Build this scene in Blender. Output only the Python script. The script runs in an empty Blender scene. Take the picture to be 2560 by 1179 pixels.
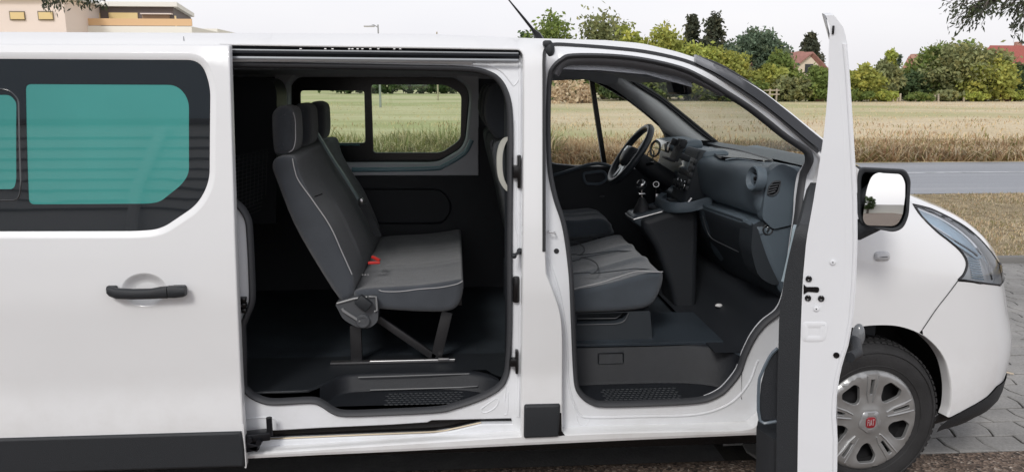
import bpy, bmesh, math, random
import numpy as np
from mathutils import Vector, Matrix
from mathutils.geometry import delaunay_2d_cdt
random.seed(7); rng=np.random.default_rng(7)
S=bpy.context.scene; COL=S.collection; R=math.radians
# ---------------------------------------------------------------- camera
FPX=2000.0; YH=210.0; PSI=R(4); H=1.76; PIT=math.atan((589.5-YH)/FPX)
cd=bpy.data.cameras.new('camera'); cam=bpy.data.objects.new('camera',cd); COL.objects.link(cam)
cd.sensor_width=36; cd.lens=36*FPX/2560; cd.clip_start=.05; cd.clip_end=3000
cam.location=(0,0,H); cam.rotation_euler=(R(90)-PIT,0,-PSI); S.camera=cam
# ---------------------------------------------------------------- light
SUN_EL=R(42); SUN_AZ=R(203)     # azimuth of the sun seen from the scene (0 = +y, clockwise)
w=bpy.data.worlds.new('World'); S.world=w; w.use_nodes=True
nt=w.node_tree; bg=nt.nodes['Background']
sky=nt.nodes.new('ShaderNodeTexSky'); sky.sky_type='NISHITA'; sky.sun_disc=False
sky.sun_elevation=SUN_EL; sky.sun_rotation=SUN_AZ; sky.air_density=1.2; sky.dust_density=3.5; sky.ozone_density=1.0
hs=nt.nodes.new('ShaderNodeHueSaturation'); hs.inputs['Saturation'].default_value=.28
oc=nt.nodes.new('ShaderNodeMixRGB'); oc.inputs[0].default_value=.72; oc.inputs[2].default_value=(6.85,6.72,6.9,1)   # thin even cloud over the clear sky
_tc=nt.nodes.new('ShaderNodeTexCoord'); _n=nt.nodes.new('ShaderNodeTexNoise'); _n.inputs['Scale'].default_value=2.2; _n.inputs['Detail'].default_value=5; _mp=nt.nodes.new('ShaderNodeMapping'); _mp.inputs['Scale'].default_value=(1,1,3.5); nt.links.new(_tc.outputs['Generated'],_mp.inputs[0]); nt.links.new(_mp.outputs[0],_n.inputs['Vector'])
_r=nt.nodes.new('ShaderNodeValToRGB'); _r.color_ramp.elements[0].position=.3; _r.color_ramp.elements[1].position=.7; _r.color_ramp.elements[0].color=(.93,.94,.965,1); _r.color_ramp.elements[1].color=(1.0,1.0,1.0,1); nt.links.new(_n.outputs['Fac'],_r.inputs[0])
_m=nt.nodes.new('ShaderNodeMixRGB'); _m.blend_type='MULTIPLY'; _m.inputs[0].default_value=1; nt.links.new(_r.outputs[0],_m.inputs[2])
nt.links.new(sky.outputs[0],hs.inputs['Color']); nt.links.new(hs.outputs[0],oc.inputs[1]); nt.links.new(oc.outputs[0],_m.inputs[1]); _s=nt.nodes.new('ShaderNodeSeparateXYZ'); nt.links.new(_tc.outputs['Generated'],_s.inputs[0]); _g=nt.nodes.new('ShaderNodeValToRGB'); _e=_g.color_ramp.elements; _e[0].position=0; _e[0].color=(1,1,1,1); _e[1].position=.9; _e[1].color=(.60,.61,.63,1); _q=_e.new(.3); _q.color=(.90,.90,.91,1); nt.links.new(_s.outputs['Z'],_g.inputs[0])
_k=nt.nodes.new('ShaderNodeMixRGB'); _k.blend_type='MULTIPLY'; _k.inputs[0].default_value=1; nt.links.new(_m.outputs[0],_k.inputs[1]); nt.links.new(_g.outputs[0],_k.inputs[2]); nt.links.new(_k.outputs[0],bg.inputs['Color'])
bg.inputs['Strength'].default_value=.13
sd=bpy.data.lights.new('sun','SUN'); so=bpy.data.objects.new('sun',sd); COL.objects.link(so)
sd.energy=1.15; sd.angle=R(14); sd.color=(1,.965,.92)
sdir=Vector((math.sin(SUN_AZ)*math.cos(SUN_EL),math.cos(SUN_AZ)*math.cos(SUN_EL),math.sin(SUN_EL)))
so.rotation_euler=sdir.to_track_quat('Z','Y').to_euler(); so.location=(0,-5,20)
S.view_settings.view_transform='Standard'; S.view_settings.look='None'; S.view_settings.gamma=1
S.view_settings.exposure=0.39
S.render.engine='CYCLES'
# ---------------------------------------------------------------- pixel -> place
_F=np.array([math.sin(PSI)*math.cos(PIT),math.cos(PSI)*math.cos(PIT),-math.sin(PIT)])
_R=np.array([math.cos(PSI),-math.sin(PSI),0.]); _U=np.cross(_R,_F); _C=np.array([0,0,H])
def ray(x,y): return _F+_R*(x-1280)/FPX-_U*(y-589.5)/FPX
def onY(x,y,Y): d=ray(x,y); return _C+d*(Y/d[1])
def onX(x,y,X): d=ray(x,y); return _C+d*(X/d[0])
def onZ(x,y,Z): d=ray(x,y); return _C+d*((Z-H)/d[2])
def proj(P):
    v=np.asarray(P,float)-_C; z=v@_F
    return 1280+FPX*(v@_R)/z, 589.5-FPX*(v@_U)/z
# ---------------------------------------------------------------- materials
def M_(name): 
    m=bpy.data.materials.new(name); m.use_nodes=True; return m,m.node_tree,m.node_tree.nodes['Principled BSDF']
def setp(b,**k):
    for a,v in k.items():
        b.inputs[a.replace('_',' ')].default_value=v
def mat(name,col,rough=.5,metal=0,coat=0,bump=0,bscale=80,var=0,vscale=6,spec=None,sheen=0,coords='Object',col2=None,vdetail=4,crough=.05):
    m,t,b=M_(name); b.inputs['Base Color'].default_value=(*col,1); b.inputs['Roughness'].default_value=rough
    b.inputs['Metallic'].default_value=metal; b.inputs['Coat Weight'].default_value=coat; b.inputs['Coat Roughness'].default_value=crough
    if spec is not None: b.inputs['Specular IOR Level'].default_value=spec
    if sheen: b.inputs['Sheen Weight'].default_value=sheen
    tc=t.nodes.new('ShaderNodeTexCoord')
    if var or col2:
        n=t.nodes.new('ShaderNodeTexNoise'); n.inputs['Scale'].default_value=vscale; n.inputs['Detail'].default_value=vdetail
        t.links.new(tc.outputs[coords],n.inputs['Vector'])
        r=t.nodes.new('ShaderNodeValToRGB'); r.color_ramp.elements[0].position=.32; r.color_ramp.elements[1].position=.68
        c2=col2 or tuple(min(1,c*(1+var)) for c in col); c1=col if col2 else tuple(c*(1-var) for c in col)
        r.color_ramp.elements[0].color=(*c1,1); r.color_ramp.elements[1].color=(*c2,1)
        t.links.new(n.outputs['Fac'],r.inputs[0]); t.links.new(r.outputs[0],b.inputs['Base Color'])
    if bump:
        n=t.nodes.new('ShaderNodeTexNoise'); n.inputs['Scale'].default_value=bscale; n.inputs['Detail'].default_value=3
        t.links.new(tc.outputs[coords],n.inputs['Vector'])
        bp=t.nodes.new('ShaderNodeBump'); bp.inputs['Strength'].default_value=bump; bp.inputs['Distance'].default_value=.01
        t.links.new(n.outputs['Fac'],bp.inputs['Height']); t.links.new(bp.outputs[0],b.inputs['Normal'])
    return m
def glass(name,tint,gl=.06,rough=.0,body=None,bw=0.):
    """thin pane: tinted clear film + fresnel gloss (+ an optional diffuse body for reflected haze)"""
    m,t,b=M_(name); t.nodes.remove(b); out=t.nodes['Material Output']
    tr=t.nodes.new('ShaderNodeBsdfTransparent'); tr.inputs[0].default_value=(*tint,1)
    g=t.nodes.new('ShaderNodeBsdfGlossy'); g.inputs['Roughness'].default_value=rough; g.inputs['Color'].default_value=(1,1,1,1)
    fr=t.nodes.new('ShaderNodeFresnel'); fr.inputs['IOR'].default_value=1.5
    mx=t.nodes.new('ShaderNodeMath'); mx.operation='MAXIMUM'; mx.inputs[1].default_value=gl; t.links.new(fr.outputs[0],mx.inputs[0])
    mi=t.nodes.new('ShaderNodeMixShader'); t.links.new(mx.outputs[0],mi.inputs[0]); t.links.new(g.outputs[0],mi.inputs[2])
    base=tr.outputs[0]
    if body:
        df=t.nodes.new('ShaderNodeBsdfDiffuse'); df.inputs[0].default_value=(*body,1)
        m2=t.nodes.new('ShaderNodeMixShader'); m2.inputs[0].default_value=bw
        t.links.new(tr.outputs[0],m2.inputs[1]); t.links.new(df.outputs[0],m2.inputs[2]); base=m2.outputs[0]
    t.links.new(base,mi.inputs[1]); t.links.new(mi.outputs[0],out.inputs[0])
    return m
WHITE=mat('white_paint',(.80,.81,.82),.3,coat=1,var=.018,vscale=1.5,crough=.03)
def grime(m):
    t=m.node_tree; b=t.nodes['Principled BSDF']; g=t.nodes.new('ShaderNodeNewGeometry'); sx=t.nodes.new('ShaderNodeSeparateXYZ'); t.links.new(g.outputs['Position'],sx.inputs[0])
    r=t.nodes.new('ShaderNodeMapRange'); r.inputs[1].default_value=.75; r.inputs[2].default_value=.28; t.links.new(sx.outputs['Z'],r.inputs[0])
    n=t.nodes.new('ShaderNodeTexNoise'); n.inputs['Scale'].default_value=5; n.inputs['Detail'].default_value=8; n.inputs['Roughness'].default_value=.7; t.links.new(g.outputs['Position'],n.inputs['Vector'])
    q=t.nodes.new('ShaderNodeMapRange'); q.inputs[1].default_value=.42; q.inputs[2].default_value=.75; t.links.new(n.outputs['Fac'],q.inputs[0])
    k=t.nodes.new('ShaderNodeMath'); k.operation='MULTIPLY'; t.links.new(r.outputs[0],k.inputs[0]); t.links.new(q.outputs[0],k.inputs[1])
    k2=t.nodes.new('ShaderNodeMath'); k2.operation='MULTIPLY'; k2.inputs[1].default_value=.30; t.links.new(k.outputs[0],k2.inputs[0])
    mx=t.nodes.new('ShaderNodeMixRGB'); mx.inputs[2].default_value=(.42,.39,.34,1); src=b.inputs['Base Color'].links[0].from_socket
    t.links.new(k2.outputs[0],mx.inputs[0]); t.links.new(src,mx.inputs[1]); t.links.new(mx.outputs[0],b.inputs['Base Color'])
grime(WHITE)
JAMB=mat('white_jamb_paint',(.78,.80,.83),.4,coat=.3,var=.02,vscale=3)
CLAD=mat('grey_black_plastic',(.018,.021,.025),.55,bump=.25,bscale=400)
RUBBER=mat('rubber',(.022,.023,.026),.6)
SEAL=mat('seal_rubber',(.045,.047,.052),.62)
GREYTRIM=mat('grey_cloth_trim',(.16,.165,.18),.75,bump=.2,bscale=500)
HEADL=mat('headliner',(.48,.50,.54),.85,bump=.3,bscale=300)
PILLARG=mat('pillar_grey_plastic',(.42,.43,.44),.55,bump=.15,bscale=300)
DARK=mat('dark_trim_plastic',(.016,.019,.024),.55,bump=.3,bscale=350)
DASH=mat('dashboard_plastic',(.115,.148,.178),.34,bump=.35,bscale=420)
DASHD=mat('lower_dashboard_plastic',(.030,.037,.045),.5,bump=.35,bscale=420)
BLACK=mat('gloss_black',(.004,.004,.005),.25)
BLACKGLASS=mat('black_window_border',(.010,.013,.016),.06,coat=1,crough=.02)
grime(JAMB)
FABRIC=mat('seat_fabric',(.056,.064,.077),.9,bump=.5,bscale=900,sheen=.35,var=.12,vscale=9)
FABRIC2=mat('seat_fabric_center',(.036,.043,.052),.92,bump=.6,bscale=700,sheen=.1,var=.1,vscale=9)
FABRICF=mat('front_seat_fabric',(.056,.070,.088),.85,bump=.5,bscale=900,sheen=.4,var=.12,vscale=9)
STITCH=mat('pale_stitching',(.42,.42,.43),.8)
BLUETRIM=mat('step_plastic',(.017,.020,.024),.45,bump=.3,bscale=420)
STEELG=mat('seat_bracket_plastic',(.075,.08,.088),.45,bump=.2,bscale=300)
METAL=mat('bare_metal',(.5,.5,.5),.3,metal=1)
CHROME=mat('bright_trim',(.8,.8,.8),.12,metal=1)
SILVER=mat('silver_hubcap',(.37,.375,.375),.34,metal=.6,coat=.3,var=.05,vscale=12)
RIMD=mat('dark_steel_rim',(.03,.03,.032),.5,metal=.3,var=.3,vscale=20)
TYRE=mat('tyre_rubber',(.022,.022,.023),.75,bump=.2,bscale=120,var=.25,vscale=10)
RED=mat('red_plastic',(.55,.03,.025),.35)
DRED=mat('emblem_red',(.28,.012,.02),.3,coat=.5)
CREAM=mat('cream_plastic',(.55,.55,.50),.45)
MIRROR=mat('mirror_glass',(.92,.93,.93),.01,metal=1)
TEAL=mat('tinted_teal_pane',(.06,.30,.275),.035,coat=1,crough=.015,var=.06,vscale=2)
GLFAR=glass('green_tinted_glass',(.74,.90,.74),.05)
GLCLR=glass('clear_glass',(.93,.96,.93),.04)
GLWS=glass('windscreen_glass',(.90,.94,.92),.05,body=(.50,.54,.50),bw=.27)  # diffuse body stands for the pale haze reflected in the windscreen
LENS=glass('headlight_lens',(.93,.95,.97),.07)
REFL=mat('headlight_reflector',(.55,.68,.78),.25,metal=.2)
REFLD=mat('headlight_bezel',(.72,.73,.74),.3,metal=.0)
for m_ in (TEAL,BLACKGLASS): m_.node_tree.nodes['Principled BSDF'].inputs['Coat IOR'].default_value=1.75
SCREEN=mat('radio_front',(.10,.105,.11),.3)
# ---------------------------------------------------------------- mesh helpers
def setmat(me,m):
    if m: me.materials.append(m)
def mk(name,verts,faces,m,parent=None,smooth=True,angle=40,local=False,vc=None):
    me=bpy.data.meshes.new(name); me.from_pydata([tuple(map(float,v)) for v in verts],[],[tuple(int(i) for i in f) for f in faces]); me.update()
    setmat(me,m); return link(name,me,parent,smooth,angle,local)
def link(name,me,parent=None,smooth=True,angle=40,local=False):
    if smooth:
        for p in me.polygons: p.use_smooth=True
        if angle<180: me.set_sharp_from_angle(angle=R(angle))
    o=bpy.data.objects.new(name,me); COL.objects.link(o)
    if parent:
        o.parent=parent
        if not local:
            bpy.context.view_layer.update() if False else None
            o.matrix_parent_inverse=wm(parent).inverted()
    return o
def wm(o):
    m=Matrix.LocRotScale(o.location,o.rotation_euler,o.scale)
    if o.parent: return wm(o.parent)@o.matrix_parent_inverse@m
    return m
def empty(name,loc,rz=0):
    o=bpy.data.objects.new(name,None); COL.objects.link(o); o.location=loc; o.rotation_euler=(0,0,rz); o.empty_display_size=.2; return o
def tag(o,label=None,cat=None,group=None,kind=None):
    if label: o['label']=label
    if cat: o['category']=cat
    if group: o['group']=group
    if kind: o['kind']=kind
    return o
class MB:
    """collects shapes into one mesh"""
    def __init__(s): s.v=[]; s.f=[]
    def add(s,v,f):
        n=len(s.v); s.v+=[tuple(map(float,p)) for p in v]; s.f+=[tuple(int(i)+n for i in q) for q in f]; return s
    def box(s,c,sz,rz=0,ry=0,bev=0,rx=0):
        bm=bmesh.new(); bmesh.ops.create_cube(bm,size=1)
        bmesh.ops.scale(bm,vec=sz,verts=bm.verts)
        if bev: bmesh.ops.bevel(bm,geom=bm.edges[:],offset=bev,segments=2,affect='EDGES',profile=.5)
        M=Matrix.Translation(Vector(c))@Matrix.Rotation(rz,4,'Z')@Matrix.Rotation(ry,4,'Y')@Matrix.Rotation(rx,4,'X')
        bm.transform(M); s._bm(bm); return s
    def _bm(s,bm):
        bm.verts.index_update(); s.add([v.co for v in bm.verts],[[v.index for v in f.verts] for f in bm.faces]); bm.free()
    def tube(s,pts,r,closed=False,n=8,cap=True):
        P=[np.array(p,float) for p in pts]; N=len(P); rr=r if hasattr(r,'__len__') else [r]*N
        rings=[]; up=None
        for i in range(N):
            a=P[(i-1)%N] if (closed or i>0) else P[i]; b=P[(i+1)%N] if (closed or i<N-1) else P[i]
            t=b-a; t=t/(np.linalg.norm(t)+1e-12)
            if up is None: up=np.array([0,0,1.]) if abs(t[2])<.9 else np.array([0,1.,0])
            s1=np.cross(t,up); s1/=np.linalg.norm(s1)+1e-12; u=np.cross(s1,t); up=u
            rings.append([P[i]+rr[i]*(math.cos(2*math.pi*k/n)*s1+math.sin(2*math.pi*k/n)*u) for k in range(n)])
        s.rings(rings,closed=closed,cap=cap and not closed); return s
    def rings(s,rings,closed=False,cap=True,wrap=True):
        n=len(rings[0]); v=[p for r_ in rings for p in r_]; f=[]
        m=len(rings)
        for i in range(m if closed else m-1):
            j=(i+1)%m
            for k in range(n if wrap else n-1):
                k2=(k+1)%n; f.append((i*n+k,i*n+k2,j*n+k2,j*n+k))
        if cap and not closed: f.append(tuple(range(n))[::-1]); f.append(tuple((m-1)*n+k for k in range(n)))
        s.add(v,f); return s
    def cyl(s,a,b,r0,r1=None,n=24,cap=True):
        r1=r0 if r1 is None else r1; return s.tube([a,b],[r0,r1],n=n,cap=cap)
    def lathe(s,prof,origin,axis,n=48,cap=False):
        """prof: (r, h) list; axis unit vector"""
        ax=np.array(axis,float); ax/=np.linalg.norm(ax); t=np.array([0,0,1.]) if abs(ax[2])<.9 else np.array([1.,0,0])
        e1=np.cross(ax,t); e1/=np.linalg.norm(e1); e2=np.cross(ax,e1); o=np.array(origin,float)
        s.rings([[o+ax*h+r*(math.cos(2*math.pi*k/n)*e1+math.sin(2*math.pi*k/n)*e2) for k in range(n)] for r,h in prof],cap=cap); return s
    def sphere(s,c,r,sc=(1,1,1),n=16):
        bm=bmesh.new(); bmesh.ops.create_uvsphere(bm,u_segments=n,v_segments=n//2+2,radius=r); bmesh.ops.scale(bm,vec=sc,verts=bm.verts)
        bmesh.ops.translate(bm,vec=c,verts=bm.verts); s._bm(bm); return s
    def build(s,name,m,parent=None,smooth=True,angle=40,local=False): return mk(name,s.v,s.f,m,parent,smooth,angle,local)
def dens(poly,step):
    out=[]; n=len(poly)
    for i in range(n):
        a=np.array(poly[i],float); b=np.array(poly[(i+1)%n],float); k=max(1,int(np.linalg.norm(b-a)/step))
        for j in range(k): out.append(tuple(a+(b-a)*j/k))
    return out
def rp(pts,seg=7):
    """rounded polygon from (x,y[,r])"""
    out=[]; n=len(pts)
    for i in range(n):
        p=np.array(pts[i][:2],float); r=pts[i][2] if len(pts[i])>2 else 0
        if r<=0: out.append(tuple(p)); continue
        a=np.array(pts[i-1][:2],float); b=np.array(pts[(i+1)%n][:2],float)
        d1=(a-p); d2=(b-p); l1=np.linalg.norm(d1); l2=np.linalg.norm(d2); d1/=l1; d2/=l2
        t=min(r,l1*.49,l2*.49); A=p+d1*t; B=p+d2*t
        for k in range(seg+1):
            u=k/seg; out.append(tuple((1-u)**2*A+2*u*(1-u)*p+u*u*B))
    return out
def cr(pts,closed=False,k=6):
    """catmull-rom"""
    P=[np.array(p,float) for p in pts]; n=len(P); out=[]
    for i in range(n if closed else n-1):
        p0=P[(i-1)%n] if (closed or i>0) else 2*P[0]-P[1]; p1=P[i]; p2=P[(i+1)%n]; p3=P[(i+2)%n] if (closed or i<n-2) else 2*P[-1]-P[-2]
        for j in range(k):
            t=j/k; out.append(tuple(.5*((2*p1)+(-p0+p2)*t+(2*p0-5*p1+4*p2-p3)*t*t+(-p0+3*p1-3*p2+p3)*t**3)))
    if not closed: out.append(tuple(P[-1]))
    return out
def inpoly(pts,poly):
    pts=np.asarray(pts); x=pts[:,0]; y=pts[:,1]; c=np.zeros(len(pts),bool); P=np.asarray(poly); n=len(P)
    for i in range(n):
        x1,y1=P[i]; x2,y2=P[i-1]
        m=((y1>y)!=(y2>y)); 
        with np.errstate(divide='ignore',invalid='ignore'): xi=(x2-x1)*(y-y1)/(y2-y1)+x1
        c^=m&(x<xi)
    return c
def cdt(outer,holes,sp,spy=None):
    spy=spy or sp; loops=[dens(outer,min(sp,spy))]+[dens(h,min(sp,spy)) for h in holes]
    pts=[]; ed=[]
    for lp in loops:
        n0=len(pts); pts+=lp; ed+=[(n0+i,n0+(i+1)%len(lp)) for i in range(len(lp))]
    B=np.array(pts); x0,y0=B.min(0); x1,y1=B.max(0)
    gx,gy=np.meshgrid(np.arange(x0+sp/2,x1,sp),np.arange(y0+spy/2,y1,spy)); G=np.c_[gx.ravel(),gy.ravel()]
    if len(G):
        ok=inpoly(G,loops[0])
        for h in loops[1:]: ok&=~inpoly(G,h)
        G=G[ok]; keep=[]
        sc=np.array([sp,spy])
        for i in range(0,len(G),2000):
            d=((G[i:i+2000,None,:]-B[None])/sc)**2; keep.append(d.sum(2).min(1)>.25)
        if keep: G=G[np.concatenate(keep)]
        pts=pts+[tuple(g) for g in G]
    v,e,f,_,_,_=delaunay_2d_cdt([Vector(p) for p in pts],ed,[],0,1e-6)
    V=np.array([tuple(p) for p in v]); T=np.array([tuple(t) for t in f]); cen=V[T].mean(1)
    ok=inpoly(cen,loops[0])
    for h in loops[1:]: ok&=~inpoly(cen,h)
    T=T[ok]; a=V[T]; ar=np.abs((a[:,1,0]-a[:,0,0])*(a[:,2,1]-a[:,0,1])-(a[:,2,0]-a[:,0,0])*(a[:,1,1]-a[:,0,1]))
    L=np.max([np.linalg.norm(a[:,i]-a[:,i-1],axis=1) for i in range(3)],0)
    return V,T[ar/(L+1e-12)>4e-4]
def sheet(outer,holes,mp,sp=.05,spy=None,flip=False):
    V,T=cdt(outer,holes,sp,spy); P=[mp(*v) for v in V]
    if flip: T=T[:,::-1]
    return P,T
def area(l):
    l=np.asarray(l); x=l[:,0]; y=l[:,1]; return .5*np.sum(x*np.roll(y,-1)-np.roll(x,-1)*y)
def clean(l,e=.003):
    out=[]
    for p in l:
        if not out or math.hypot(p[0]-out[-1][0],p[1]-out[-1][1])>e: out.append((float(p[0]),float(p[1])))
    if math.hypot(out[0][0]-out[-1][0],out[0][1]-out[-1][1])<e: out.pop()
    return out
def inset(loop,d): return inset_(clean(loop),d)
def inset_(loop,d):
    P=np.asarray(loop,float); n=len(P); a=np.roll(P,1,0); b=np.roll(P,-1,0)
    t1=P-a; t2=b-P; t1/=np.linalg.norm(t1,axis=1)[:,None]+1e-12; t2/=np.linalg.norm(t2,axis=1)[:,None]+1e-12
    n1=np.c_[-t1[:,1],t1[:,0]]; n2=np.c_[-t2[:,1],t2[:,0]]; N=n1+n2; N/=np.linalg.norm(N,axis=1)[:,None]+1e-12
    c=np.clip((N*n1).sum(1),.5,1); sgn=1 if area(P)>0 else -1
    return P+sgn*N*(d/c)[:,None]
def rim(mb,loop,prof,mp,step=.02):
    """band that follows a closed loop through (inset, off) profile; mp(s,z,off)"""
    L=dens(clean(loop),step)
    rings=[[mp(q[0],q[1],off) for q in inset_(L,ins)] for ins,off in prof]
    mb.rings(rings,cap=False)
    return mb
def prism(mb,poly,mpa,mpb,sp=.05):
    """solid between two mappings of one polygon"""
    poly=dens(poly,sp); V,T=cdt(poly,[],sp); 
    mb.add([mpa(*v) for v in V],T); mb.add([mpb(*v) for v in V],T[:,::-1])
    n=len(poly); mb.add([mpa(*p) for p in poly]+[mpb(*p) for p in poly],[(i,(i+1)%n,n+(i+1)%n,n+i) for i in range(n)])
    return mb
def soft(mb,prof,y0,y1,r,k=5,ny=1,infn=None,axis='y'):
    """a profile (x,z) drawn along y with rounded ends; infn(t) extra inset along the length"""
    prof=dens(clean(prof),.03); rings=[]
    st=[]
    for i in range(k+1):
        a=math.pi/2*i/k; st.append((y0+r*(1-math.sin(a)),r*(1-math.cos(a))) )
    st=[(y0+r*(1-math.cos(math.pi/2*i/k)),r*(1-math.sin(math.pi/2*i/k))) for i in range(k+1)]
    mid=[(y0+r+(y1-y0-2*r)*j/ny,0) for j in range(1,ny)]
    en=[(y1-(y-y0),i) for y,i in st][::-1]
    for y,ins in st+mid+en:
        e=infn((y-y0)/(y1-y0)) if infn else 0
        q=inset_(prof,ins+e)
        rings.append([(p[0],y,p[1]) if axis=='y' else (y,p[0],p[1]) for p in q])
    mb.rings(rings,cap=False); capit(mb,rings); return mb
def capit(mb,rings):
    for r_,fl in ((rings[0],False),(rings[-1],True)):
        A=np.array(r_); ax=int(np.argmin(A.std(0))); o=[i for i in range(3) if i!=ax]; q=[tuple(p) for p in A[:,o]]; V,T=cdt_raw(q); c=A[:,ax].mean()
        pts=[]
        for v in V:
            p=[0,0,0]; p[ax]=c; p[o[0]]=v[0]; p[o[1]]=v[1]; pts.append(p)
        mb.add(pts,T)
def cdt_raw(q):
    n=len(q); v,e,f,_,_,_=delaunay_2d_cdt([Vector(p) for p in q],[(i,(i+1)%n) for i in range(n)],[],0,1e-6)
    V=np.array([tuple(p) for p in v]); T=np.array([tuple(t) for t in f]); return V,T[inpoly(V[T].mean(1),q)]
def px(pts,Y): return [tuple(onY(p[0],p[1],Y)[[0,2]])+tuple(p[2:]) for p in pts]
def rpx(pts,Y,seg=7): return [tuple(onY(x,y,Y)[[0,2]]) for x,y in rp(pts,seg)]
def crx(pts,Y,closed=False,k=6): return [tuple(onY(x,y,Y)[[0,2]]) for x,y in cr(pts,closed,k)]
# ================================================================ THE VAN: body surface
D=3.05; WID=.95; NA=1.4; NN=3.6
_top=[(1340,95),(1440,97),(1521,100),(1606,108),(1690,129),(1738,146),(1802,170),(1887,223),(1960,281),(2049,356)]
_tp=np.array([onY(x,y,3.24)[[0,2]] for x,y in _top]); 
def ztop(x):
    return float(np.interp(x,np.r_[-9,-.1,_tp[:,0],1.62,1.72,1.80,1.9],np.r_[1.955,1.955,_tp[:,1],1.435,1.388,1.36,1.34]))
def base_t(z):
    if z>.95: return .10*((z-.95)/.9)**1.5
    return float(np.interp(z,[.0,.44,.60,.95],[.0,.0,.018,0]))
def shoulder(x,z):
    r=.115 if x<.5 else max(.05,.115-.09*(x-.5)); h=z-(ztop(x)-r)
    if h<=0: return 0
    h=min(h,r*.9999); return r-math.sqrt(max(0,r*r-h*h))
def tumb(x,z): return base_t(z)+shoulder(x,z)
# superellipse table of the nose plan
_th=np.linspace(0,math.pi/2,4000); _sx=NA*np.sin(_th)**(2/NN); _sy=WID*(1-np.cos(_th)**(2/NN))
_ss=np.r_[0,np.cumsum(np.hypot(np.diff(_sx),np.diff(_sy)))]
# front profile solved so that the nose's outline stands where the photo has it
_sil=np.array([(425,2140),(452,2210),(487,2278),(510,2342),(540,2400),(572,2441),(600,2470),(635,2491),(665,2504),(700,2508),(735,2514),(790,2522),(850,2532),(900,2525),(960,2507),(990,2500),(1010,2490),(1045,2440),(1082,2335)],float)
def _solve():
    zs=np.linspace(.24,1.38,40); Fs=[]
    for z in zs:
        lo,hi=1.0,3.2
        for _ in range(30):
            F=(lo+hi)/2; k=slice(None,None,40); X=F-NA+_sx[k]; Y=D+base_t(z)+_sy[k]
            V=np.c_[X,Y,np.full(len(X),z)]-_C; zz=V@_F; u=1280+FPX*(V@_R)/zz; v=589.5-FPX*(V@_U)/zz
            m=(v>400)&(Y<D+.9)
            ex=(u-np.interp(v,_sil[:,0],_sil[:,1]))[m]
            if len(ex) and ex.max()>0: hi=F
            else: lo=F
        Fs.append(F)
    Fs=np.array(Fs); Fs2=np.convolve(np.r_[Fs[0],Fs,Fs[-1]],[.25,.5,.25],'valid'); 
    return zs,Fs2
_zs,_Fs=_solve()
print('nose',[(round(a,2),round(b,2)) for a,b in zip(_zs[::3],_Fs[::3])])
def Fz(z): 
    if z>1.38: return float(_Fs[-1])
    return float(np.interp(z,_zs,_Fs))
def bl(z): return min(1.,max(0.,(1.47-z)/.17))
def _xtab(z): b=bl(z); return _sx*b+_ss*(1-b)
def x_of(s,z):
    xc=Fz(z)-NA; return s if s<=xc else xc+float(np.interp(s-xc,_ss,_xtab(z)))
def s_of(x,z):
    xc=Fz(z)-NA; return x if x<=xc else xc+float(np.interp(x-xc,_xtab(z),_ss))
def Ysurf(x,z):
    y=D+tumb(x,z); xc=Fz(z)-NA
    if x>xc:
        b=bl(z)
        if b<=0: return y
        t=_xtab(z); u=x-xc
        y+=b*float(np.interp(u,t,_sy)) if u<t[-1] else b*(WID+3*(u-t[-1]))
    return y
def body(s,z,off=0.):
    """surface point for arc position s and height z, off = distance into the van"""
    xc=Fz(z)-NA; b=bl(z)
    if s<=xc or b<=0: return np.array([s,D+tumb(s,z)+off,z])
    u=s-xc; tx=_xtab(z); i=np.interp(u,_ss,tx); j=np.interp(u,_ss,_sy)*b
    du=.01; i2=np.interp(u+du,_ss,tx); j2=np.interp(u+du,_ss,_sy)*b; t=np.array([i2-i,j2-j]); t/=np.linalg.norm(t)+1e-9
    return np.array([xc+i-off*t[1],D+tumb(xc+i,z)+j+off*t[0],z])
def pS(x,y,off=0.):
    """pixel -> (s,z) on the body surface"""
    d=ray(x,y); t0=(D-.15)/d[1]; t=t0
    def g(t): P=_C+d*t; return P[1]-Ysurf(P[0],P[2])-off
    while t<t0*1.8 and g(t)<0: t+=.02
    a,b=t-.02,t
    for _ in range(25):
        m=(a+b)/2
        if g(m)<0: a=m
        else: b=m
    P=_C+d*a
    return (float(s_of(P[0],P[2])),float(P[2]))
def LS(pts,off=0.): return [pS(p[0],p[1],off) for p in pts]
mpo=lambda off: (lambda s,z: body(s,z,off))
def far(P): return np.array([P[0],2*(D+WID)-P[1],P[2]])
YF=4.80     # plane of the far side's inner trim

van=empty('passenger_van',(.0,D+WID,0)); 
tag(van,'white passenger van with its sliding door and front door open, standing on grey pavers','van')
def bj(s,z,off=0.):
    k=min(1.,max(0.,1-(ztop(s)-z-.06)/.12)); return body(s,z,off-.071*k if off>.05 else off)
# ---- openings
slide_hole=rp([(548,110),(1300,122,14),(1311,135,14),(1309,700),(1306,1092,6),(548,1140)])
front_hole=cr([(1362,640),(1361,420),(1361,200),(1361,150),(1366,125),(1385,115),(1440,116),(1521,122),(1606,131),(1690,148),(1746,168),(1802,199),(1887,255),(1943,295),(2045,384),(2058,430),(2056,520),(2040,640),(2010,760)])+cr([(1990,830),(1960,930),(1930,1010),(1895,1060),(1850,1076),(1700,1079),(1500,1084),(1412,1088),(1404,1080),(1404,960),(1404,840),(1398,780),(1380,725),(1364,685)])
arch=cr([(1975,1090),(1972,980),(1990,915),(2030,860),(2085,827),(2149,815),(2197,811),(2248,814),(2298,831),(2332,856),(2356,885),(2371,919),(2380,970),(2378,1017),(2370,1042)],k=4)
SH=LS(slide_hole); FH=LS(front_hole)
archs=LS(arch)
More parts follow.
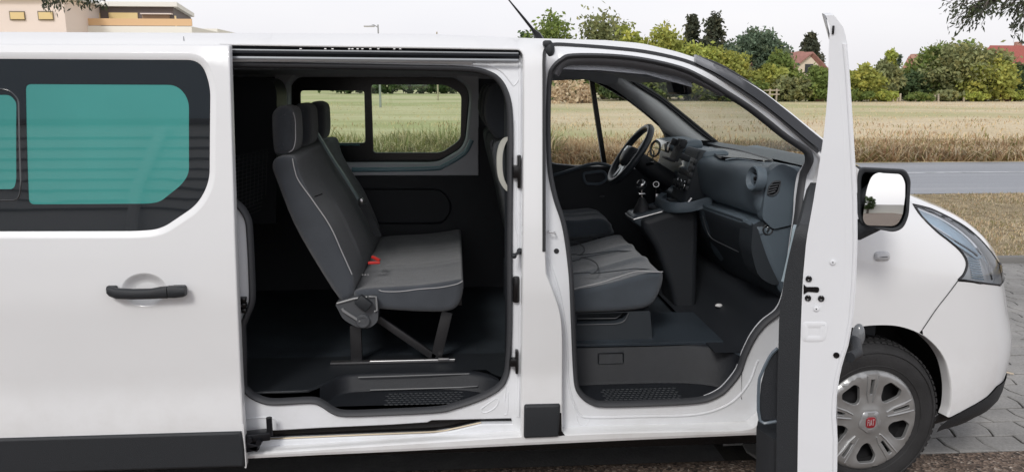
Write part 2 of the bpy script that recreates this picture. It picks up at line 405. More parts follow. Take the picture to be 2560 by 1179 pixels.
# near skin
bumpline=[(2332,856),(2322,835),(2306,812),(2340,765),(2378,722),(2395,700)]
BL=LS([(2306,822),(2340,772),(2375,727),(2394,701)])
headin=cr([(2394,699),(2409,682),(2415,655),(2400,628),(2372,603),(2340,578),(2302,540),(2283,512)],k=4)
HI=LS(headin)
sill=LS([(1985,1085),(1885,1080),(1600,1092),(1300,1106),(1000,1121),(800,1130),(615,1139)])
s_tip=HI[-1]
zt=lambda x: ztop(x)-.0005
# arch from rear bottom going over to the front split with bumper
ai=[i for i,p in enumerate(arch) if p[0]<2306]; archrear=archs[:ai[-1]+1]
outer=[(-2.7,.33),(-2.7,1.0),(-2.7,zt(-2.7))]+[(x,zt(x)) for x in np.linspace(-2.6,1.79,75)]
# along the bonnet edge to the headlight tip, then down the headlight's inner edge
bon=LS([(2215,462),(2245,478),(2268,496)])
outer+= [(1.80,1.352)]+[(max(1.85,b[0]),b[1]) for b in bon]+HI[::-1]+BL[::-1]+archrear[::-1]+[(archs[0][0],.345)]+sill[1:]+[(-1.2,.325)]
mb=MB()
mb.add(*sheet(outer,[SH,FH],mpo(0.),.05,.03))
rim(mb,SH,[(0,0),(.004,.004),(.006,.012),(.006,.055)],body)
rim(mb,FH,[(0,0),(.004,.004),(.006,.012),(.006,.07)],body)
# arch lip
def strip(mb,loop,prof,mp):
    mb.rings([[mp(p[0]+a,p[1]+b,o) for p in loop] for a,b,o in prof],cap=False,wrap=False)
c0=np.mean(archs,0)
def lip(mb,loop,ctr,prof,mp):
    rr=[]
    for k,o in prof:
        rr.append([mp(p[0]+(ctr[0]-p[0])*k,p[1]+(ctr[1]-p[1])*k,o) for p in loop])
    mb.rings(rr,cap=False,wrap=False)
lip(mb,[p for p,q in zip(archs,arch) if q[0]<2310 or q[1]<835],c0,[(0,0),(.010,.0),(.016,.012),(.016,.05)],body)
# sill underside lip
strip(mb,[(x,z) for x,z in sill]+[(-2.6,.33)],[(0,0,0),(0,-.012,.004),(0,-.014,.03),(0,.03,.08)],body)
# roof
rows=[]
for x in np.linspace(-2.7,1.02,50):
    z0=ztop(x); y0=D+base_t(z0)+ (.115 if x<.5 else max(.05,.115-.09*(x-.5))); W_=D+WID-y0
    rows.append([(x,D+WID+W_*t,z0-.0005+.018*(1-t**2)) for t in np.linspace(-1,1,15)])
mb.rings(rows,cap=False,wrap=False)
# far skin, rear, nose far half
fwin=rp([(713,216),(735,182,26),(1150,181,40),(1184,243,20),(1170,372,25),(1085,415,25),(700,415)])
FW=rpx([(722,190,30),(1168,188,40),(1174,243,20),(1163,352,20),(1151,372,20),(1098,404,20),(722,404,12)],YF)
FFW=crx([(1325,168),(1400,176),(1477,190),(1530,218),(1580,251),(1630,292),(1660,325),(1668,360),(1640,420),(1560,420),(1325,386)],YF,closed=True)
fouter=[(-2.7,.33)]+[(x,zt(x)) for x in np.r_[-2.7,np.linspace(-2.6,1.79,60)]]+[(2.0,1.25),(2.0,.9),(1.95,.5),(1.9,.33)]
def flow(p): k=min(1.,max(0.,(p[0]-.80)/.15))*min(1.,max(0.,(p[2]-(ztop(p[0])-.12))/.1)); return np.array([p[0],p[1],p[2]-.055*k])
P,T=sheet(fouter,[inset(FW,-.02),inset(FFW,-.01)],lambda s,z: flow(far(body(s,z,0))),.07); mb.add(P,T)
mb.add([(-2.7,D+.0,.33),(-2.7,D+2*WID,.33),(-2.7,D+2*WID-.2,1.95),(-2.7,D+.2,1.95)],[(0,1,2,3)])
bodyo=mb.build('body',WHITE,van,angle=35)
# nose: bonnet, front face (both halves)
def grid(mb,s0,s1,z0,z1,ns,nz,off=0.,both=True):
    G=[[body(s,z,off) for s in np.linspace(s0(z),s1(z),ns)] for z in np.linspace(z0,z1,nz)]
    mb.rings(G,cap=False,wrap=False)
    if both: mb.rings([[far(p) for p in r_] for r_ in G],cap=False,wrap=False)
smax=float(_ss[-1])
def s_end(z): return Fz(z)-NA+smax
headtop=cr([(2283,511),(2310,517),(2340,527),(2400,558),(2440,588),(2475,626),(2497,658)],k=4)
HT=LS(headtop)
print('headtip',HI[-1],HT[-1])
hx=np.array([p[0] for p in HT]); hz=np.array([p[1] for p in HT]); o_=np.argsort(hx); hx=hx[o_]; hz=hz[o_]
# bonnet sheet, above headlight top edge: built on (s,z)
zb=lambda s: float(np.interp(s,np.r_[hx,hx[-1]+.14,hx[-1]+.5,9],np.r_[hz,hz[-1]-.02,hz[-1]-.02,hz[-1]-.02]))
mb=MB()
bo=[(s,zb(s)+.004) for s in np.linspace(hx[0],hx[-1]+.16,16)]
bo+= [(s_end(bo[-1][1])-.001,bo[-1][1])]
zz=np.linspace(bo[-1][1],1.355,16); bo+=[(s_end(z)-.001,z) for z in zz[1:]]
bo+=[(1.83,1.357),(bon[1][0]+.004,bon[1][1]),(bon[2][0]+.004,bon[2][1])]
P,T=sheet(bo,[],mpo(0.),.06,.014); mb.add(P,T); mb.add([far(p) for p in P],T)
mb.build('bonnet',WHITE,van,angle=60)
# cowl under the windscreen
mb=MB(); cw=[]
for x,z in ((1.83,1.357),(1.66,1.35),(1.60,1.32)):
    cw.append([(x+ (.12*(1-t*t)),D+WID+(WID-.16)*t,z+.01*(1-t*t)) for t in np.linspace(-1,1,13)])
mb.rings(cw,cap=False,wrap=False); mb.build('windscreen_cowl',CLAD,van)
# bumper
zt_b=HI[0][1]
spl=LS([(2376,1041),(2420,1018),(2467,990),(2491,964)])
b1=BL[0]; af=[p for p,q in zip(archs,arch) if q[0]>2306 and q[1]>820]
hb=LS([(2394,701),(2450,708),(2500,714)])
bo=[b1]+[BL[1],BL[2],BL[3]]+hb[1:]+[(hb[-1][0]+.25,hb[-1][1]),(s_end(hb[-1][1])-.002,hb[-1][1])]
zz=np.linspace(hb[-1][1],spl[-1][1],12); bo+=[(s_end(z)-.002,z) for z in zz[1:]]
bo+=spl[::-1]+af[::-1]
mb=MB(); P,T=sheet(bo,[],mpo(0.),.05,.035); mb.add(P,T); mb.add([far(p) for p in P],T)
# shut line lip
lip(mb,[p for p,q in zip(archs,arch) if q[0]>2297 and q[1]>830],c0,[(0,0),(.008,.002),(.012,.012),(.012,.05)],body)
BM=mb.build('bumper',WHITE,van,angle=50)
mb=MB()
so_=[spl[0]]+spl[1:]+[(s_end(spl[-1][1])-.002,spl[-1][1])]
zlow=.285; zz=np.linspace(spl[-1][1],zlow,6); so_+=[(s_end(z)-.002,z) for z in zz[1:]]
_a=LS([(2338,1078)])[0]; so_+=[(s_,.285) for s_ in np.linspace(s_end(.285)-.03,_a[0]+.03,12)]+[_a]+LS([(2346,1064),(2370,1045)]); print('spoiler',spl,_a)
P,T=sheet(so_,[],mpo(-.006),.05,.03); mb.add(P,T); mb.add([far(p) for p in P],T)
P2,T2=sheet(so_,[],mpo(.05),.05,.03); mb.add(P2,T2[:,::-1])
mb.build('lower_spoiler',CLAD,BM,angle=50)
# headlight
hl=HI+HT[1:]+[(HT[-1][0]+.10,HT[-1][1]-.01),(HT[-1][0]+.16,HT[-1][1]-.05),(hb[-1][0]+.17,hb[-1][1]+.01),hb[2],hb[1]]
hl=[p for i,p in enumerate(hl) if np.hypot(p[0]-hl[i-1][0],p[1]-hl[i-1][1])>.002]
if area(hl)<0: hl=hl[::-1]
mb=MB(); mb.add(*sheet(hl,[],mpo(.035),.04,.02)); rim(mb,hl,[(0,.004),(.003,.035)],body,.03)
HLo=mb.build('headlight',REFLD,van,angle=60)
hli=inset(hl,.006)
mb=MB(); mb.add(*sheet(hli,[],mpo(-.004),.03,.02)); mb.build('lens',LENS,HLo,angle=180)
mb=MB(); rim(mb,hl,[(0,.012),(-.0,-.002),(.006,-.006),(.007,.0)],body,.03); mb.build('lens_edge',RUBBER,HLo)
# chrome reflector pieces inside headlight
mb=MB()
for pts in ([(2300,527),(2330,532),(2420,590),(2470,645),(2455,650),(2380,600),(2330,560)],):
    L=LS(pts); 
    if area(L)<0: L=L[::-1]
    mb.add(*sheet(L,[],mpo(.022),.03,.02))
mb.build('light_reflector',REFL,HLo,angle=180)
mb=MB()
for i in range(9):
    y=642+i*6.2; a=pS(2424+i*1.2,y,.04); b=pS(2450+i*1.5,y+4,.04); mb.tube([body(*a,.030),body(*b,.030)],.0035,n=5)
mb.build('lens_ribs',REFL,HLo)
mb=MB()
for pts in ([(2452,622),(2470,640),(2492,700)],[(2300,522),(2360,548),(2420,588),(2465,636)],[(2330,560),(2400,603),(2440,628),(2455,640)]):
    L=LS(pts); mb.tube([body(*p,.02) for p in cr(L)],.006,n=6)
mb.build('chrome_trim',CHROME,HLo)
# gap lines on the front end (shut line fender/bumper, bonnet)
mb=MB()
mb.tube([body(*p,-.0015) for p in cr(BL)],.0022,n=5)
mb.tube([body(p[0],p[1]+.0015,.0) for p in HT],.003,n=5)
mb.tube([body(p[0],p[1],.0) for p in HI],.0032,n=5)
mb.tube([body(p[0],p[1],.0) for p in hb],.0035,n=5)
mb.build('shut_line',BLACK,van)
# wheel house
mb=MB(); wc=np.array([onY(2163,1057,3.12)[0],3.12,.345]); print('wheel',wc)
WXC=wc[0]
prof=[]
rr_=[[ (WXC+.455*math.cos(a),(Ysurf(WXC+.455*math.cos(a),.36+.455*math.sin(a))+.035) if e==0 else D+.5,.36+.455*math.sin(a)) for a in np.linspace(-.17,math.pi,30)] for e in (0,)]
rr_.append([(WXC+.40*math.cos(a),D+.42,.36+.40*math.sin(a)) for a in np.linspace(-.17,math.pi,30)])
mb.rings(rr_,cap=False,wrap=False)
mb.add([(WXC+.40*math.cos(a),D+.42,.36+.40*math.sin(a)) for a in np.linspace(-.17,math.pi,30)],[tuple(range(30))])
mb.build('wheel_housing',mat('wheel_well_black',(.008,.008,.009),.9),van)
# underbody: dark floor pan under the van
mb=MB(); mb.box((-.3,D+WID+.02,.26),(4.6,1.50,.16)); mb.box((-.1,D+.16,.31),(2.6,.14,.08)); mb.build('underbody',BLACK,van,smooth=False)
# side repeater
mb=MB(); c=pS(2204,640); pc=body(*c,0)
lp=[(c[0]+.034*math.copysign(abs(math.cos(a))**.6,math.cos(a)),c[1]+.019*math.copysign(abs(math.sin(a))**.6,math.sin(a))) for a in np.linspace(0,2*math.pi,24,endpoint=False)]
rim(mb,lp,[(-.002,.004),(0,-.006),(.006,-.012),(.012,-.014),(.017,-.0145)],body,.01)
mb.build('side_indicator',mat('clear_grey_lens',(.55,.56,.57),.15,coat=1),van)
# ================================================================ WHEEL
def wheel(cx,cy,cz,steer,parent,side=-1):
    t=MB(); Rr=.345
    pr=[(.215,.02),(.225,-.005),(.25,-.012),(.285,-.016),(.31,-.010),(.326,.004),(.334,.02),(.341,.035),(.344,.06),(.345,.11),(.344,.16),(.334,.20),(.3,.225),(.22,.21)]
    pr=[(r,-h*side if side>0 else h) for r,h in pr]
    t.lathe(pr,(0,0,0),(0,1,0),n=96)
    # tread blocks on the shoulder and crown
    for k in range(72):
        a=2*math.pi*k/72
        for (y,wd,rad,sh) in ((.030,.030,.3395,0),(.075,.034,.3455,.5),(.12,.034,.3455,0),(.165,.03,.343,.5)):
            aa=a+sh*2*math.pi/72*.5; 
            t.box((rad*math.cos(aa),y,rad*math.sin(aa)),(.007,wd,.0195),ry=-aa,rx=0)
    o=t.build('wheel',TYRE,parent,angle=30,local=True)
    o.location=(cx,cy,cz); o.rotation_euler=(0,0,steer)
    o.matrix_parent_inverse=wm(parent).inverted()
    # raised sidewall ring
    r=MB(); r.lathe([(.300,-.0135),(.303,-.017),(.306,-.0125)],(0,0,0),(0,1,0),n=96); r.lathe([(.242,-.010),(.245,-.0135),(.248,-.011)],(0,0,0),(0,1,0),n=96)
    r.build('sidewall_ring',TYRE,o,local=True)
    # steel rim behind
    r=MB(); r.lathe([(.22,.015),(.205,.05),(.16,.055),(.10,.04),(.0,.04)],(0,0,0),(0,1,0),n=64); r.build('rim',RIMD,o,local=True)
    r=MB()
    for k in range(5):
        a=2*math.pi*k/5+.3; r.sphere((.125*math.cos(a),.044,.125*math.sin(a)),.026,(1,.5,1),n=12)
    r.build('rim_embossing',mat('rim_metal_worn',(.12,.12,.12),.5,metal=.4,var=.3,vscale=30),o,local=True)
    # hubcap: disc with windows, domed
    def hy(rad): 
        return float(np.interp(rad,[0,.05,.075,.12,.19,.213,.223],[-.022,-.022,-.016,-.012,-.020,-.019,-.006]))
    holes=[]
    def hw(a,r0,r1,w0,w1,rd):
        er=np.array([math.cos(a),math.sin(a)]); et=np.array([-er[1],er[0]])
        q=[er*r0-et*w0*.5,er*(r0-.012),er*r0+et*w0*.5,er*((r0+r1)*.5+.01)+et*w1,er*r1+et*w1*.72,er*r1-et*w1*.72,er*((r0+r1)*.5+.01)-et*w1]
        return rp([(p[0],p[1],rd) for p in q],4)
    sl=[]
    for k in range(5):
        a=-math.pi/2+2*math.pi*k/5
        holes.append(hw(a,.108,.190,.040,.048,.012))
        b=a+math.pi/5; er=np.array([math.cos(b),math.sin(b)]); et=np.array([-er[1],er[0]])
        q=[er*.118-et*.0075,er*.190-et*.010,er*.190+et*.010,er*.118+et*.0075]
        h=rp([(p[0],p[1],.004) for p in q],3); holes.append(h)
    circ=[(.2225*math.cos(a),.2225*math.sin(a)) for a in np.linspace(0,2*math.pi,90,endpoint=False)]
    h=MB()
    def cone(x,z):
        rad=math.hypot(x,z); y=hy(rad); a=math.atan2(z,x)
        # spokes raised between the windows, valley at the slots
        k=math.cos(5*(a-math.pi/2))  # 1 at the slots
        y+= -.006*math.exp(-((rad-.15)/.05)**2)*(abs(k)*1.0-.4)
        return y
    mpc=lambda x,z: (x,cone(x,z),z)
    V,T=cdt(circ,holes,.011); h.add([mpc(*v) for v in V],T)
    for q in holes: rim(h,q,[(0,0),(.0015,.001),(.004,.014)],lambda x,z,o_: (x,cone(x,z)+o_,z),.012)
    h.lathe([(.2225,hy(.2225)),(.226,.0),(.224,.012)],(0,0,0),(0,1,0),n=90)
    hc=h.build('hubcap',SILVER,o,angle=35,local=True)
    for k in range(5):
        b=-math.pi/2+2*math.pi*k/5+math.pi/5; er=np.array([math.cos(b),math.sin(b)]); et=np.array([-er[1],er[0]])
        for sg in (-1,1):
            q_=[er*r_+et*sg*w_ for r_,w_ in ((.085,.010),(.12,.017),(.165,.021),(.205,.026))]
            MB().tube([(p_[0],cone(*p_)-.001,p_[1]) for p_ in q_],[.0035,.005,.0045,.003],n=6).build('spoke_ridge',SILVER,hc,local=True)
    # centre cap with lobes
    cc=MB(); N=60
    rg=[]
    for rr,yy in ((1.0,-.012),(1.0,-.024),(.92,-.028),(.62,-.0295),(.60,-.0275),(.0,-.0275)):
        rg.append([((.050+.0035*math.cos(5*a-math.pi/2+math.pi))*rr*math.cos(a),yy,(.050+.0035*math.cos(5*a-math.pi/2+math.pi))*rr*math.sin(a)) for a in np.linspace(0,2*math.pi,N,endpoint=False)])
    cc.rings(rg,cap=False); cc.build('hub_centre',mat('hub_centre_silver',(.36,.365,.37),.35,metal=.5,coat=.4),o,local=True)
    e=MB(); sh=[(.022*math.copysign(abs(math.cos(a))**.6,math.cos(a)),.024*math.copysign(abs(math.sin(a))**.6,math.sin(a))) for a in np.linspace(0,2*math.pi,32,endpoint=False)]
    e.rings([[(x*k,y,z*k) for x,z in sh] for k,y in ((1,-.027),(1,-.0305),(.9,-.0315),(0.01,-.0315))],cap=False); e.build('emblem',DRED,o,local=True)
    # lettering of the emblem, tall thin strokes
    L=MB(); z0,z1=-.016,.016
    def st(x0,za,x1,zb,wd=.0030): 
        L.tube([(x0*.82,-.0322,za*.8),(x1*.82,-.0322,zb*.8)],wd/2,n=6)
    x=-.0195
    st(x,z0,x,z1); st(x,z1,x+.007,z1); st(x,.002,x+.006,.002)          # F
    x=-.0085; st(x,z0,x,z1)                                               # I
    st(-.0045,z0,.0005,z1); st(.0005,z1,.0055,z0); st(-.003,-.006,.004,-.006)  # A
    st(.0125,z0,.0125,z1); st(.0075,z1,.0175,z1)                          # T
    L.build('emblem_letters',mat('emblem_silver_pink',(.62,.5,.52),.3,metal=.5),o,local=True)
    return o
wheel(WXC-.003,D+.055,.350,R(5),van)
wr=wheel(-2.05+.7-.75,D+.06,.345,0,van)
# ================================================================ JAMBS
# sliding door jamb
seal1=cr([(600,814),(603,880),(604,963),(613,978),(628,992),(661,1006),(695,1009),(777,1005),(804,1013),(831,1030),(865,1038),(966,1035),(1088,1029),(1135,1020),(1203,997),(1248,972),(1268,944),(1276,900),(1280,800),(1280,600),(1282,400),(1281,290),(1272,235),(1250,196),(1215,176),(1160,167),(1000,163),(800,159),(560,155)],k=4)
seal1+=cr([(545,300),(550,480),(580,507),(598,522),(614,550),(619,593),(624,700),(624,752),(612,785)],k=4)
J1=.055
S1=LS(seal1,J1); 
slot=rp([(677,1074),(797,1067),(976,1059),(1068,1053),(1078,1048),(1281,1043,5),(1284,1061,5),(1203,1062),(1135,1078),(1084,1086),(898,1093),(640,1104),(600,1080)])
SL=LS(slot,J1)
SHb=[tuple(p) for p in inset(SH,.004)]
mb=MB()
top_ch=LS([(560,106),(1302,124),(1302,152),(560,136)],J1)
mb.add(*sheet(SHb,[S1,SL],mpo(J1),.05))
rim(mb,SL,[(0,J1),(.004,J1+.004),(.005,J1+.03)],body)
rim(mb,S1,[(0,J1),(.003,J1+.01),(.003,J1+.05)],body)
JB=mb.build('door_jamb',JAMB,van,angle=35)
# pressed ribs along the right of the jamb and corners
mb=MB()
def ribs(pts,r,off=J1,k=6): mb.tube([body(*p,off) for p in cr(LS(pts,off),k=k)],r,n=8)
ribs([(1299,140),(1300,300),(1298,500),(1297,640),(1301,700),(1298,900),(1296,1040)],.006)
ribs([(1288,300),(1289,480),(1290,560),(1298,600)],.004)
ribs([(1300,150),(1300,185),(1293,205),(1283,215)],.003)
ribs([(1120,161),(1200,163),(1250,176),(1283,213)],.004)
ribs([(1262,1000),(1266,960),(1275,930)],.003)
ribs([(1204,1020),(1232,1000),(1243,995),(1246,1005),(1235,1020),(1215,1030),(1204,1028),(1204,1020)],.0025,k=4)
ribs([(612,1046),(672,1042),(690,1050),(693,1066)],.003)
ribs([(1270,980),(1268,1030),(1262,1036)],.003)
mb.build('jamb_rib',JAMB,JB)
mb=MB(); mb.add(*sheet(inset(SL,-.01),[],mpo(J1+.03),.05)); mb.build('track_recess',BLACK,JB)
mb=MB(); mb.tube([body(*p,J1+.012) for p in cr(LS([(655,1100),(898,1089),(1084,1081),(1135,1073),(1203,1058)],J1))],.0045,n=6)
mb.build('guide_rail',mat('rail_bronze',(.28,.24,.18),.4,metal=.6),JB)
# upper rail channel
mb=MB()
a=[body(*pS(x,y,.02),.02) for x,y in ((560,119),(900,124),(1298,130))]
mb.tube([body(*pS(x,y,.03),.03) for x,y in ((560,118),(930,121),(1300,128))],.016,n=4)
mb.tube([body(*pS(x,y,.03),.03) for x,y in ((560,132),(930,136),(1298,141))],.013,n=4)
mb.build('upper_rail',mat('rail_channel_black',(.012,.014,.018),.35,metal=.3),JB)
mb=MB()
for y0,y1,r in ((111,116,.004),(125,134,.0045),(145,152,.007)):
    mb.tube([body(*pS(x,y,.022),.022) for x,y in ((560,y0),(930,(y0+y1)/2),(1296,y1))],r,n=6)
mb.build('upper_rail_edge',mat('rail_grey',(.30,.32,.34),.4,metal=.2),JB)
mb=MB()
for x in (750,812,830,872,880,893,905,925,945,985,1000): mb.box(body(*pS(x,122,.0),.014),(.008,.003,.004))
mb.build('rail_bolt',CHROME,JB)
mb=MB()
mb.tube([body(*pS(560,150,.05),.045),body(*pS(930,150,.05),.045),body(*pS(1180,156,.05),.045)],.008,n=6)
mb.build('jamb_fold',JAMB,JB)
# seal tubes
def sealtube(loopS,off,r,name,prof):
    mb=MB(); rim(mb,loopS,prof,bj if 'front' in name else body,.02); return mb.build(name,SEAL,van,angle=60)
sealtube(S1,J1,.01,'sliding_door_seal',[(-.003,J1+.004),(-.002,J1-.010),(.006,J1-.018),(.015,J1-.014),(.019,J1-.002),(.020,J1+.012)])
# hardware on the jamb
mb=MB()
p=body(*pS(1297,428,J1),J1-.012); mb.box(p,(.014,.03,.13),bev=.004); mb.box(p+np.array([-.012,0,0]),(.026,.03,.05),bev=.004)
p=body(*pS(1290,722,J1),J1-.006); mb.box(p,(.028,.02,.11),bev=.0095)
p=body(*pS(1291,900,J1),J1-.012); mb.box(p,(.012,.03,.10),bev=.004); mb.box(p+np.array([-.014,-.004,0]),(.03,.03,.035),bev=.006)
mb.build('latch',BLACK,JB)
mb=MB(); a=body(*pS(1299,626,J1),J1-.012); b=body(*pS(1282,629,J1),J1-.075); mb.cyl(a,b,.006,n=10); mb.sphere(a,.013,n=10); mb.sphere(b,.011,n=10); mb.build('striker_pin',CLAD,JB)
mb=MB()
for dz in (0,.022,.044): 
    p=body(*pS(603,760,J1),J1-.014); mb.box(p+np.array([0,0,dz-.02]),(.05,.03,.018),bev=.004)
mb.build('contact_block',BLACK,JB)
mb=MB(); p=onY(640,1088,D+.0); 
mb.box(p+np.array([0,0,.0]),(.11,.05,.035),bev=.005,rz=.2); mb.box(p+np.array([-.03,-.01,-.03]),(.09,.04,.03),bev=.005,ry=.3); mb.cyl(p+np.array([.055,.0,-.0]),p+np.array([.055,.0,.075]),.012,n=12)
mb.box(p+np.array([-.02,-.02,-.045]),(.07,.02,.02),bev=.003,ry=-.2)
for i in range(3): mb.cyl(p+np.array([-.05+.035*i,-.045,.012-.012*i]),p+np.array([-.05+.035*i,-.01,.012-.012*i]),.011,n=12)
mb.build('roller_bracket',mat('greasy_black_metal',(.015,.016,.02),.35,metal=.5),JB)
# front door jamb
seal2=cr([(1369,196),(1376,168),(1397,147),(1425,137),(1521,138),(1606,148),(1690,168),(1746,193),(1802,225),(1859,261),(1901,292),(1955,335),(2003,368),(2016,384),(2021,402),(2019,424),(2016,453),(2009,500),(2002,540),(1990,600),(1978,680),(1968,740),(1950,780),(1914,809),(1887,843),(1865,888),(1851,928),(1824,964),(1797,987),(1748,1004),(1640,1011),(1511,1014),(1477,1007),(1452,990),(1438,966),(1433,915),(1430,847),(1427,773),(1423,688),(1413,603),(1403,553),(1386,502),(1374,451),(1368,400),(1366,300)],closed=True,k=4)
J2=.07; S2=LS(seal2,J2)
mb=MB(); mb.add(*sheet([tuple(p) for p in inset(FH,.004)],[S2],lambda s,z: bj(s,z,J2),.04))
rim(mb,S2,[(0,J2),(.003,J2+.01),(.003,J2+.05)],bj)
JF=mb.build('front_door_jamb',JAMB,van,angle=35)
mb=MB()
ribs([(1372,640),(1385,700),(1400,760),(1405,820)],.004,J2)
ribs([(1376,660),(1398,730),(1411,800),(1418,880),(1421,950),(1432,1000),(1450,1035),(1480,1042),(1600,1040),(1740,1035),(1820,1010),(1870,960),(1895,900)],.005,J2)
ribs([(1440,1035),(1447,1055),(1460,1062),(1470,1055),(1474,1046)],.002,J2,4)
mb.build('jamb_rib',JAMB,JF)
# stepped sill below the front door: flare from the jamb plane out to the skin
mb=MB()
rr=[]
for off,dz in ((J2,.0),(J2-.01,-.035),(.03,-.06),(.012,-.075)):
    rr.append([body(s,z+dz,off-.001) for s,z in LS([(1415,1022),(1500,1024),(1650,1021),(1760,1015),(1840,995),(1900,940)],J2)])
pass
sealtube(S2,J2,.01,'front_door_seal',[(-.003,J2+.004),(-.002,J2-.012),(.006,J2-.018),(.014,J2-.014),(.017,J2-.002),(.018,J2+.012)])
mb=MB(); p=body(*pS(1391,627,J2),J2-.003); mb.cyl(p,p+np.array([0,.006,0]),.0105,n=16); 
mb.build('grommet',RUBBER,JF)
mb=MB(); a=body(*pS(1371,577,J2),J2); b=body(*pS(1386,579,J2),J2)
mb.tube([a,a+np.array([0,-.03,0]),b+np.array([0,-.03,0]),b],.003,n=6); a=a+np.array([0,0,-.012]); b=b+np.array([0,0,-.012]); 
mb.build('door_striker',METAL,JF)
# black rubber line round the front door opening
mb=MB(); q=cr([(1360,628),(1360,420),(1360,200),(1360,150),(1364,124),(1383,111),(1440,113),(1521,119),(1606,128),(1690,145),(1746,164),(1802,195),(1887,251),(1943,291),(2045,380)],k=5)
def ribbon(mb,px_,w_,o0,o1):
    L=LS(px_); L=np.array(L); t=np.gradient(L,axis=0); t/=np.linalg.norm(t,axis=1)[:,None]; n=np.c_[-t[:,1],t[:,0]]
    A=L+n*w_; B=L-n*w_
    mb.rings([[body(*A[i],o1),body(*A[i],o0),body(*B[i],o0),body(*B[i],o1)] for i in range(len(L))],cap=True)
ribbon(mb,q,.0065,-.004,.03); mb.build('door_weather_strip',RUBBER,van,angle=30)
mb=MB(); p=body(*pS(1373,124,.0),.0)
mb.sphere(p+np.array([.002,-.004,0]),.024,(.8,.7,1.3),n=14); mb.box(p+np.array([-.008,-.002,.022]),(.035,.03,.025),bev=.008); mb.build('upper_buffer',CLAD,van)
mb=MB(); ribbon(mb,cr([(1738,147),(1748,152),(1802,178),(1887,231),(1960,287),(2030,345),(2075,380)],k=4),.0195,-.013,.02); mb.build('pillar_moulding',mat('gloss_dark_moulding',(.014,.016,.02),.18,coat=.6),van,angle=50)
kk=lambda t: float(np.interp(t[0],[.8,1.04],[1,.25]))
mb=MB(); ta=LS([(1385,185),(1400,160),(1430,148),(1521,149),(1606,159),(1690,180),(1746,206),(1802,238)],J2); ta=[np.array(t) for t in cr(ta,k=3)]
g=np.gradient(np.array(ta),axis=0); g/=np.linalg.norm(g,axis=1)[:,None]
mb.rings([[bj(t[0]+n_[1]*-a*(-1),t[1]-abs(n_[0])*a-(.0),J2+o) for a,o in ((-.006,.0),(.0,-.004),(.012*kk(t),.006),(.020*kk(t),.02),(.024*kk(t),.04))] for t,n_ in zip(ta,g)],cap=False,wrap=False)
mb.build('door_header_trim',GREYTRIM,van,angle=180)
# B-pillar lower cladding
mb=MB(); q=LS(rp([(1310,1009,7),(1400,1007,5),(1396,1088,6),(1309,1092,6)])); q=q if area(q)>0 else q[::-1]
rim(mb,q,[(0,.01),(0,-.008),(.004,-.013),(.01,-.014)],body,.02); mb.add(*sheet([tuple(p) for p in inset(q,.01)],[],mpo(-.014),.04)); mb.build('pillar_cladding',CLAD,van)
# dark wedge beside it
mb=MB(); mb.add(*sheet(LS([(1395,1030),(1403,1030),(1404,1075),(1412,1086),(1396,1088)]),[],mpo(-.003),.03)); mb.build('sill_end_cap',BLACK,van)
# ================================================================ SLIDING DOOR
DO=-.05
dedge=cr([(573,112),(577,250),(582,420),(588,600),(596,800),(605,1000),(612,1120),(614,1166)],k=4)
def LSo(pts,o): return LS(pts,o)
de=LSo(dedge,DO)
z_top=de[0][1]; z_bot=de[-1][1]
dout=de+[(-2.1,z_bot),(-2.1,.9),(-2.1,z_top)]
glassL=LSo(rp([(-190,146,40),(500,150,75),(524,215,30),(522,455,60),(492,512,30),(400,574,60),(340,579,40),(-190,580,40)],9),DO)
glassL=clean(glassL if area(glassL)>0 else glassL[::-1])
bowl=LSo([(360+57*math.cos(a),724+42*math.sin(a)) for a in np.linspace(0,2*math.pi,40,endpoint=False)],DO)
bowl=bowl if area(bowl)>0 else bowl[::-1]
doutI=[tuple(p) for p in inset(dout if area(dout)>0 else dout[::-1],.006)]
dout=dout if area(dout)>0 else dout[::-1]
lipL=[tuple(p) for p in inset(glassL,-.026)]
mb=MB(); mb.add(*sheet(doutI,[lipL,bowl],mpo(DO),.05,.04))
rim(mb,dout,[(.006,DO),(.002,DO+.001),(0,DO+.005),(0,DO+.04)],body,.03)
rim(mb,lipL,[(0,DO),(.004,DO+.0005),(.022,DO+.009),(.026,DO+.011),(.027,DO+.018)],body,.02)
rim(mb,bowl,[(0,DO),(.006,DO+.003),(.014,DO+.012),(.026,DO+.024),(.040,DO+.030),(.046,DO+.031)],body,.01)
SD=mb.build('sliding_door',WHITE,van,angle=50); SD['label']='open sliding door slid back along the side'
mb=MB(); mb.add(*sheet([tuple(p) for p in inset(bowl,.04)],[],mpo(DO+.0305),.03)); mb.build('handle_bowl',WHITE,SD)
# black bordered glass with two teal panes
pane1=LSo(rp([(60,210,14),(440,212,40),(470,248,25),(470,435,35),(452,462,15),(398,505,35),(372,510,20),(68,512,16)],6),DO)
pane2=LSo(rp([(-170,238,20),(20,237,22),(36,255,10),(36,452,14),(30,474,16),(-170,474,20)],6),DO)
fr2=LSo(rp([(-185,220,30),(18,221,28),(44,248,12),(50,470,16),(44,503,26),(-185,503,30)],6),DO)
ccw=lambda l: clean(l) if area(l)>0 else clean(l)[::-1]
pane1=ccw(pane1); pane2=ccw(pane2); fr2=ccw(fr2)
gi=[tuple(p) for p in inset(glassL,.001)]
mb=MB(); mb.add(*sheet(gi,[pane1,fr2],mpo(DO+.011),.05)); rim(mb,glassL,[(0,DO+.012),(.0,DO+.03)],body)
WG=mb.build('window_surround',BLACKGLASS,SD,angle=180)
mb=MB(); rim(mb,fr2,[(-.0,DO+.011),(.002,DO+.008),(.004,DO+.008),(.005,DO+.014)],body); mb.add(*sheet([tuple(p) for p in inset(fr2,.005)],[pane2],mpo(DO+.013),.05)); mb.build('sliding_pane_frame',BLACKGLASS,SD,angle=180)
